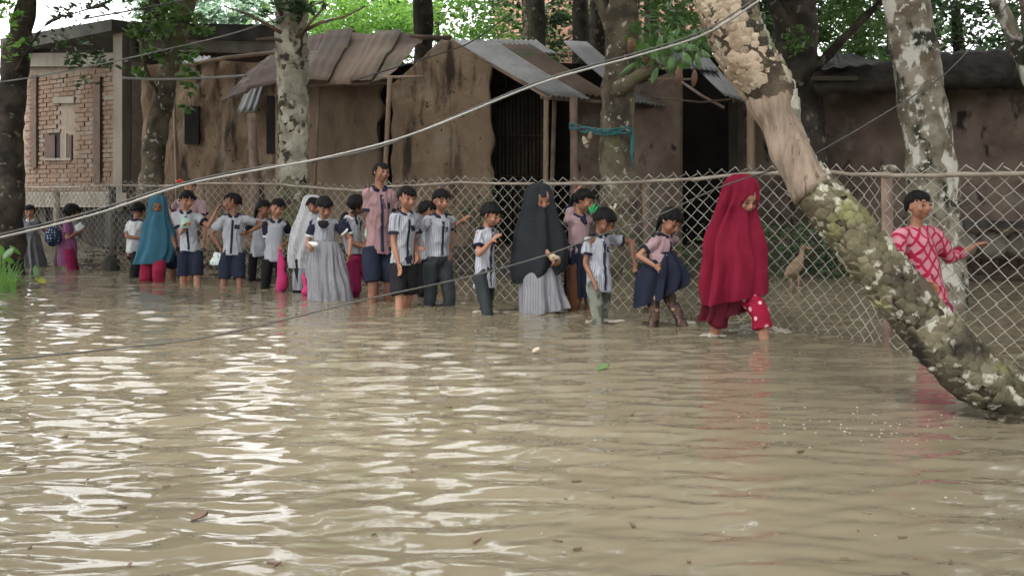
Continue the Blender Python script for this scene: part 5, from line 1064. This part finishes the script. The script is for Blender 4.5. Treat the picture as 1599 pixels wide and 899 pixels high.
e = person('girl in plum kameez seen from behind with a navy backpack at far left', 108, (109, 332), 421, face=115, hyaw=120, nod=20, arms=((122, 362, -.12), (120, 366, .05)), top='tunic', tmat='plum', legs=((-.02, -.02, 0), (.05, -.02, 0)), collar=None, low='salwar', lmat='maroon', hair='bob', skin='skin_dark', drapes=[('skirt', 'plum', [(372, 94, 372, 118), (385, 93, 385, 119), (404, 92, 404, 118), (414, 94, 414, 116)], .8, dict(fold=.02))], dep=.3, hs=1.15)
bag_(P(84, 368, 13.7), 'navy backpack with pale printed marks on the back of the girl in plum', .10, .14)
packet(P(124, 354, 13.6), .06, .05, 30, 'whitec', 'crumpled white cloth bundle held by the girl in plum', 'cloth_bundle', 'bundle', 1)
person('boy seen from behind in white shirt and black trousers next to the teal hijab', 209, (213, 328), 433, face=150, hyaw=160, nod=6, arms=((206, 392, .1), (219, 372, -.1)), tmat='whitec', low='trousers', lmat='black', collar='navy', hemy=394, skin='skin_dark', dep=.3, hs=.95)
def teal(c):
    put('wrist_pouch', MB().ell(hx(277, 392, c['Y'], -.12), (.035, .03, .05), 12, 8), MAT['black'], c['root'], True)
person('girl in long teal hijab and red trousers', 240, (247, 322), 438, face=12, hyaw=14, nod=10, arms=('none', (277, 394, -.12)), top=None, low='salwar', lmat='redt', hair=None, skin='skin_dark', dep=.28, hs=.92, extra=teal,
       drapes=[('hijab', 'hijab_teal', [(303.5, 243, 303.5, 251), (305.5, 238, 305.5, 256), (312, 234, 312, 260), (326, 233.5, 326, 261), (338, 232, 338, 263), (350, 226, 350, 267), (364, 222, 364, 272), (385, 217, 385, 273), (403, 212, 403, 268), (412, 209, 410, 264)], [1, 1, 1, 1, .95, .8, .7, .7, .75, .75], dict(fold=.014, face=(.72, -1.0, .55)))])
person('boy in light pink shirt mostly hidden behind the boy in white', 281, (296, 292), 440, face=20, hyaw=25, nod=0, Y=12.2, arms=((272, 350, 0), None), tmat='pinklt', low='shorts', lmat='navy', hemy=392, skin='skin', dep=.28, cuff='navy', hs=.9)
put_cap = MB(); put_cap.tube([P(277, 284, 12.1), P(282, 281, 12.1), P(286, 285, 12.1)], .02, 8, ends=True); tag(put('red_toy', put_cap, MAT['redcap'], None, True), 'small red plastic thing held up behind the boy in white', 'toy')
def pk(c): packet(hx(289, 348, c['Y'], -.17), .045, .065, 10, 'packet2', 'mint green packet held to the chest of the boy in white')
person('boy in white shirt and navy shorts pointing right, mint packet at his chest', 297, (293, 312), 444, face=10, hyaw=35, nod=12, arms=((290, 352, -.16), (338, 330, -.05)), elbows=(None, (0.2, -.3, -1)), tmat='pale', placket='navy', cuff='navy', low='shorts', lmat='navy', hemy=392, legs=((-.06, 0, 0), (.1, .02, 0)), skin='skin', dep=.28, extra=pk, grip=(.7, .1))
person('boy in pale grey shirt and dark shorts looking left, snack packet in hand', 363, (363, 316), 448, face=5, hyaw=-70, nod=-4, arms=((344, 388), (389, 362, -.05)), elbows=((-1, .2, -.4), (1, .3, -.3)), tmat='pale', placket='navy', epaul=True, low='shorts', lmat='navy', hemy=398, legs=((-.02, .02, 0), (.06, .03, 0)), skin='skin_dark', dep=.28, grip=(.8, .2))
packet(P(338, 404, YW(448) - .05), .05, .075, -25, 'packet', 'blue white and green snack packet hanging from the hand of the boy looking left', seed=2)
person('girl in pale vest half hidden behind the smiling girl with the pink bag', 404, (412, 326), 446, face=20, hyaw=60, nod=10, Y=11.9, arms=((397, 378), None), tmat='pale', top='tunic', sleeve='navy', cuff='whitec', low='legging', lmat='black', hair='tied', hemy=400, skin='skin_dark', dep=.28, collar='whitec')
person('smiling girl in grey vest tunic with navy sleeves holding a pink bag', 428, (433, 325), 452, face=18, hyaw=20, nod=8, arms=((438, 388, -.05), (447, 380, .02)), tmat='stripe_f', top='tunic', sleeve='navy', cuff='whitec', collar='navy', low='legging', lmat='black', hair='tied', hemy=407, legs=((-.22, .03, .02), (.1, 0, 0)), skin='skin', dep=.28, grip=(.7, .7))
def pinkbag(px, y0, y1, Y, label):
    Z = lambda p, y, dy=0: hx(p, y, Y, dy); h_ = (y1 - y0); mb = MB(); mb.tube([Z(px - 1, y0), Z(px - 3, y0 + h_ * .12), Z(px + 1, y0 + h_ * .35), Z(px, y0 + h_ * .5), Z(px + 3, y0 + h_ * .62), Z(px + 2, y0 + h_ * .85), Z(px + 1, y1)], [.015, .022, .05, .034, .045, .055, .03], 12, ends=True); v = mb.verts(); v += (NZ[1](v * 4) * .008)[:, None]; mb.v = [v]; tag(put('cloth_bag', mb, MAT['pinkbag'], None, True), label, 'bag')
pinkbag(439, 388, 457, YW(454) - .1, 'hot pink cloth bag dangling from the smiling girl into the water')
person('girl under a long pale grey printed scarf beside the striped dress', 478, (487, 322), 458, face=30, hyaw=45, nod=12, Y=10.6, arms=('none', 'none'), top=None, low='legging', lmat='black', hair='tied', skin='skin_dark', dep=.28,
       drapes=[('scarf', 'scarf', [(304, 480, 304, 494), (308, 474, 308, 500), (320, 470, 320, 503), (335, 465, 335, 504), (355, 457, 355, 503), (380, 451, 380, 500), (402, 449, 402, 492), (418, 452, 418, 490), ], .75, dict(fold=.012, face=(.7, -1.0, .55))), ('skirt', 'dressg', [(400, 462, 400, 494), (425, 458, 425, 498), (452, 458, 452, 500)], .7, dict(fold=.02))])
pinkbag(476, 428, 462, YW(462), 'short hot pink cloth hanging beside the long striped dress')
def paper(c): packet(hx(489, 381, c['Y'], -.16), .045, .02, -14, 'paper', 'folded white paper in the hand of the girl in the long striped dress', 'folded_paper', 'paper', 3)
person('girl in long grey striped dress with navy sleeves and white collar, looking down', 508, (507, 323), 468, face=8, hyaw=25, nod=26, legs=((0, 0, 0), (.03, 0, 0)), arms=((486, 386, -.14), (545, 398, .0)), elbows=(None, (.6, .3, -.4)), tmat='stripe_f', top='tunic', sleeve='navy', cuff='whitec', collar='whitec', low=None, hair='tied', hemy=386, skin='skin', dep=.26, extra=paper, grip=(.5, .2),
       drapes=[('skirt', 'dressg', [(376, 488, 376, 525), (384, 485, 384, 530), (400, 483, 400, 535), (425, 482, 425, 541), (450, 482, 450, 547), (475, 483, 475, 552)], .72, dict(fold=.03, kf=13, nth=110)), ('neck_bow', 'black', [(344, 500, 344, 514), (350, 499, 350, 516), (356, 504, 356, 511)], .5, dict(yofs=-.085, fold=0))])
person('child with dark backpack and magenta trousers seen from the side, beside the tall boy', 556, (554, 320), 463, face=60, hyaw=110, nod=18, Y=10.3, arms=((575, 388, -.1), (566, 380, 0)), tmat='stripe_f', top='tunic', sleeve='navy', cuff='whitec', collar='whitec', low='trousers', lmat='maroon', hair='bob', hemy=395, skin='skin_dark', dep=.28)
r = root_('backpack', P(541, 352, 10.4), 'dark backpack worn by the child with magenta trousers', 'backpack'); mb = MB(); mb.ell(P(540, 352, 10.42), (.065, .10, .14), 14, 10); put('bag', mb, MAT['black'], r, True); mb = MB(); mb.tube([P(546, 334, 10.3), P(553, 330, 10.2), P(558, 350, 10.12)], .012, 8); put('strap', mb, MAT['black'], r, True)
packet(P(574, 360, 10.05), .022, .085, -14, 'packet2', 'slim green and white packet held by the child with magenta trousers', seed=4)
def cuffs(c):
    for (hp, K, A) in c['LG']: mb = MB(); e = K * .75 + A * .25; mb.tube([K * .9 + A * .1, e], [.062 * c['k'], .064 * c['k']], 16); put('rolled_cuff', mb, MAT['black'], c['root'], True)
person('tallest boy in dusty pink shirt with rolled dark shorts looking right', 592, (594, 270), 470, face=25, hyaw=38, nod=-4, arms=((585, 383), (617, 383, .1)), tmat='pinksh', placket='navy', cuff='navy', epaul=True, low='shorts', lmat='navy', hemy=396, legs=((.06, .0, 0), (-.08, .0, 0)), shoulders=.86, gender_w=.9, skin='skin_dark', dep=.26, hs=.95, extra=None, vox=.008)
person('boy in striped shirt bending towards his knee, left of the boy with black trousers', 629, (633, 309), 481, face=38, hyaw=35, nod=10, arms=((622, 412, -.12), (650, 398, .05)), elbows=((-1, .3, 0), None), tmat='stripe', placket='navy', cuff='navy', epaul=True, low='shorts', lmat='black', hemy=415, legs=((.1, .02, .0), (-.12, .0, 0)), skin='skin', dep=.26)
person('boy mostly hidden behind two striped shirts, bare forearm reaching right', 664, (664, 330), 472, face=60, hyaw=70, nod=12, Y=10.2, arms=((655, 388, -.3), (722, 344, .05)), elbows=(None, (.2, .2, -1)), tmat='stripe', low='rolled', lmat='black', hemy=405, skin='skin', dep=.26, cuff='navy')
person('boy in striped shirt and long black trousers wading beside the bending boy', 684, (687, 313), 476, face=30, hyaw=26, nod=8, arms=((652, 395, -.15), (703, 390, .25)), elbows=((-1, .2, .1), None), tmat='stripe', placket='navy', cuff='navy', epaul=True, low='trousers', lmat='char', hemy=401, legs=((-.06, .02, 0), (.06, .0, 0)), skin='skin', dep=.26)
person('boy in long striped shirt with one hand raised before him, alone beside the black hijab', 757, (763, 335), 489, face=48, hyaw=55, nod=18, arms=((768, 376, -.22), (768, 384, .1)), elbows=((-.6, .1, -1), None), tmat='stripe', placket='navy', cuff='navy', epaul=True, low='trousers', lmat='char', hemy=450, legs=((.14, .02, .0), (-.16, .02, 0)), skin='skin', dep=.26, grip=(.1, .3))
def bh(c):
    packet(hx(866, 402, c['Y'], -.2), .045, .03, 0, 'cream', 'cream snack packet clutched by the girl in the black hijab', seed=5)
person('girl in long black hijab and pale striped skirt holding a cream packet', 842, (843, 311), 488, face=20, hyaw=22, nod=20, arms=((860, 402, -.18), (872, 404, -.1)), top=None, low=None, legs=((-.02, 0, 0), (.04, 0, 0)), hair=None, skin='skin', dep=.26, hs=.98, extra=bh, grip=(.8, .8),
       drapes=[('hijab', 'hijab_black', [(285, 836, 285, 846), (287.5, 828, 287.5, 853), (293, 823, 293, 858), (302, 820, 302, 861), (318, 818, 318, 864), (334, 813, 334, 868), (352, 808, 352, 874), (375, 805, 375, 881), (400, 803, 400, 884), (425, 803, 418, 882), (442, 808, 426, 876)], [1, 1, 1, 1, 1, .8, .72, .7, .7, .7, .7], dict(fold=.024, face=(.68, -1.0, .55))),
               ('skirt', 'dressg', [(420, 812, 412, 866), (436, 811, 432, 874), (455, 812, 455, 879), (475, 814, 472, 884), (492, 816, 480, 884)], .9, dict(fold=.022, kf=11))])
def gs(c):
    for a, b in (((905, 292), (884, 305)),): pass
    mb = MB(); mb.tube([c['nb'] - c['up'] * .03 + c['front'] * .06, c['nb'] - c['up'] * .06 + c['front'] * .10], [.03, .018], 8, ends=True); put('neck_bow', mb, MAT['navy'], c['root'], True)
person('girl in pink shirt and navy skirt with one arm raised onto the fence rail', 905, (909, 313), 490, face=35, hyaw=60, nod=18, Y=9.0, arms=((905, 290, .25), (918, 375, .1)), elbows=((-1, .1, .35), None), tmat='pinklt', cuff='navy', low='trousers', lmat='brownt', legs=((-.04, 0, 0), (.05, 0, 0)), hair='tied', hemy=388, skin='skin', dep=.26, extra=gs,
       drapes=[('skirt', 'navy', [(380, 888, 380, 922), (400, 885, 400, 924), (425, 884, 425, 922), (462, 886, 464, 924)], 1.0, dict(fold=.016))])
def rib(c):
    for px, py, i in ((926, 326, 0), (958, 326, 1)):
        mb = MB()
        for q in range(3): a = q * 1.2 + i; mb.tube([hx(px, py, c['Y'], -.02), hx(px + 7 * math.cos(a), py - 8 * math.sin(a + .5), c['Y'], .0), hx(px + 3 * math.cos(a + 1), py + 6, c['Y'], -.03)], [.008, .014, .006], 7, ends=True)
        put('ribbon', mb, MAT['green'] if i == 0 else MAT['cream'], c['root'], True)
person('child in striped shirt and camouflage trousers with green hair ribbons, head bowed', 935, (941, 345), 503, face=34, hyaw=34, nod=30, arms=((926, 438, -.12), (990, 408, .1)), elbows=(None, (.7, .2, .1)), tmat='stripe', placket='navy', cuff='navy', low='trousers', lmat='camo', hemy=456, legs=((.06, .0, .0), (-.18, .06, 0)), skin='skin_dark', dep=.24, extra=rib, epaul=True)
person('girl in pink shirt lifting her navy skirt with one hand, looking down', 1028, (1044, 345), 508, face=42, hyaw=30, nod=32, arms=((1022, 415, -.15), (1052, 398, .12)), elbows=((-1, .2, -.2), None), tmat='pinklt', placket='navy', cuff='navy', epaul=True, low='legging', lmat='floral', hair='tied', gender_w=.86, hemy=396, legs=((-.05, .0, 0), (.24, .02, .02)), skin='skin', dep=.24, grip=(.8, .2), 
       drapes=[('skirt', 'navy', [(394, 1013, 392, 1050), (405, 1007, 402, 1056), (425, 996, 420, 1064), (445, 992, 432, 1066), (482, 990, 448, 1064)], .6, dict(fold=.035, kf=10))])
def rd(c):
    hp, K, A = c['LG'][1]; mb = MB(); mb.tube([K * .2 + hp * .8, K * .95 + hp * .05, K * .72 + A * .28], [.078, .069, .070], 18); solid(c['root'], 'trouser_leg', mb, .011, 'polka', 2, .006, 2, 3, label='dark red trouser leg with pale dots')
    hp, K, A = c['LG'][0]; mb = MB(); mb.tube([K * .3 + hp * .7, K * .7 + hp * .3, K * .97 + A * .03], [.08, .075, .07], 18); solid(c['root'], 'trouser_leg', mb, .011, 'skirt_red', 2, .006, 2, 4)
person('young woman in long crimson hijab lifting her hem above the splashing water', 1143, (1158, 312), 525, face=28, hyaw=24, nod=20, arms=((1160, 415, -.02), (1176, 420, .06)), top=None, low=None, hair=None, skin='skin', dep=.27, hs=1.02, legs=((-.20, .0, .0), (.25, .02, .08)), extra=rd, vox=.008,
       drapes=[('skirt', 'skirt_red', [(440, 1104, 425, 1160), (465, 1100, 452, 1164), (485, 1098, 470, 1166), (502, 1094, 486, 1162)], .6, dict(fold=.03, kf=8, yofs=.03)),
               ('hijab', 'hijab_red', [(271.5, 1151, 271.5, 1162), (273.5, 1143, 273.5, 1170), (280, 1135, 280, 1177), (289, 1131, 289, 1180), (302, 1129, 302, 1181), (318, 1126, 318, 1180), (334, 1120, 332, 1179), (352, 1112, 348, 1182), (375, 1104, 372, 1187), (400, 1099, 395, 1192), (428, 1097, 420, 1196), (455, 1099, 440, 1197), (476, 1102, 455, 1196)], [1, 1, 1, 1, 1, 1, .8, .72, .68, .68, .7, .72, .7], dict(fold=.034, kf=9, nth=120, face=(.80, -1.05, .55)))])
person('girl in crimson diamond-patterned dress leaning on the fence behind the leaning palm', 1454, (1430, 321), 571, face=12, hyaw=22, nod=-2, Y=6.25, ht=1.28, dep=.3, arms=((1444, 440, -.12), (1518, 386, .12)), elbows=((-1, .2, -.3), (.2, .1, -1)), tmat='diamond', top='kameez', collar=None, low='legging', lmat='maroon', legs=((0, -.03, 0), (.03, -.02, 0)), hair='short', hemy=472, skin='skin', hs=.88, gender_w=1.1, vox=.0075, grip=(.3, .2))

# foam where feet break the surface
def splash(px, py, w_, hh, n, seed, label):
    g = random.Random(seed); Y = YW(py); mb = MB()
    for i in range(n):
        u = g.gauss(0, .45); v_ = g.gauss(0, .35); c = np.array(P(px, py, Y)); c[2] = .0; c = c + np.array((u * w_, v_ * w_ * .8, max(0, hh * math.exp(-(u * u + v_ * v_) * 3) * g.uniform(.1, 1)))); r_ = g.uniform(.003, .011) * (1 if i % 3 else 1.6)
        mb.ell(c, (r_ * g.uniform(1.2, 2.6), r_ * 1.4, r_ * .8), 7, 5)
    tag(put('water_splash', mb, MAT['foam'], None, True, None, 'stuff'), label, 'splash')
splash(1186, 517, .19, .085, 420, 1, 'foaming splash at the lifted foot of the woman in crimson'); splash(1114, 524, .07, .02, 60, 2, 'small ring of foam round the standing leg of the woman in crimson')
splash(1060, 503, .12, .03, 90, 3, 'foam at the feet of the girl lifting her navy skirt'); splash(940, 502, .14, .02, 70, 4, 'foam at the camouflage trousers'); splash(850, 486, .16, .02, 80, 5, 'foam along the hem of the pale striped skirt'); splash(690, 474, .14, .02, 60, 6, 'foam round the black trousers'); splash(760, 487, .1, .02, 50, 7, 'foam round the long striped shirt boy\'s shins')

g = random.Random(31); mb = MB()
for i in range(95):
    if i % 3: px, py = g.gauss(1360, 90), g.gauss(662, 16)
    else: px, py = g.uniform(60, 1560), g.uniform(560, 880)
    c = P(px, py, YW(py)); r_ = g.uniform(.0015, .004); mb.ell((c.x, c.y, .006), (r_ * 1.5, r_ * 1.2, r_ * .7), 7, 4)
tag(put('floating_flecks', mb, MAT['foam'], None, True, None, 'stuff'), 'tiny bubbles and pale flecks floating on the near water', 'flecks')
mb = MB()
for i in range(130):
    px, py = g.uniform(-50, 1650), 480 + 420 * g.random() ** 1.3; c = P(px, py, YW(py)); r_ = g.uniform(.003, .011); a = g.uniform(0, 3.1)
    mb.box((c.x, c.y, .006), (r_ * 1.8, r_ * .5, .002), np.array([[math.cos(a), -math.sin(a), 0], [math.sin(a), math.cos(a), 0], [0, .1, 1]]))
tag(put('floating_debris', mb, MAT['bamboo_dark'], None, False, None, 'stuff'), 'scattered bits of leaf and twig floating on the brown water', 'debris')
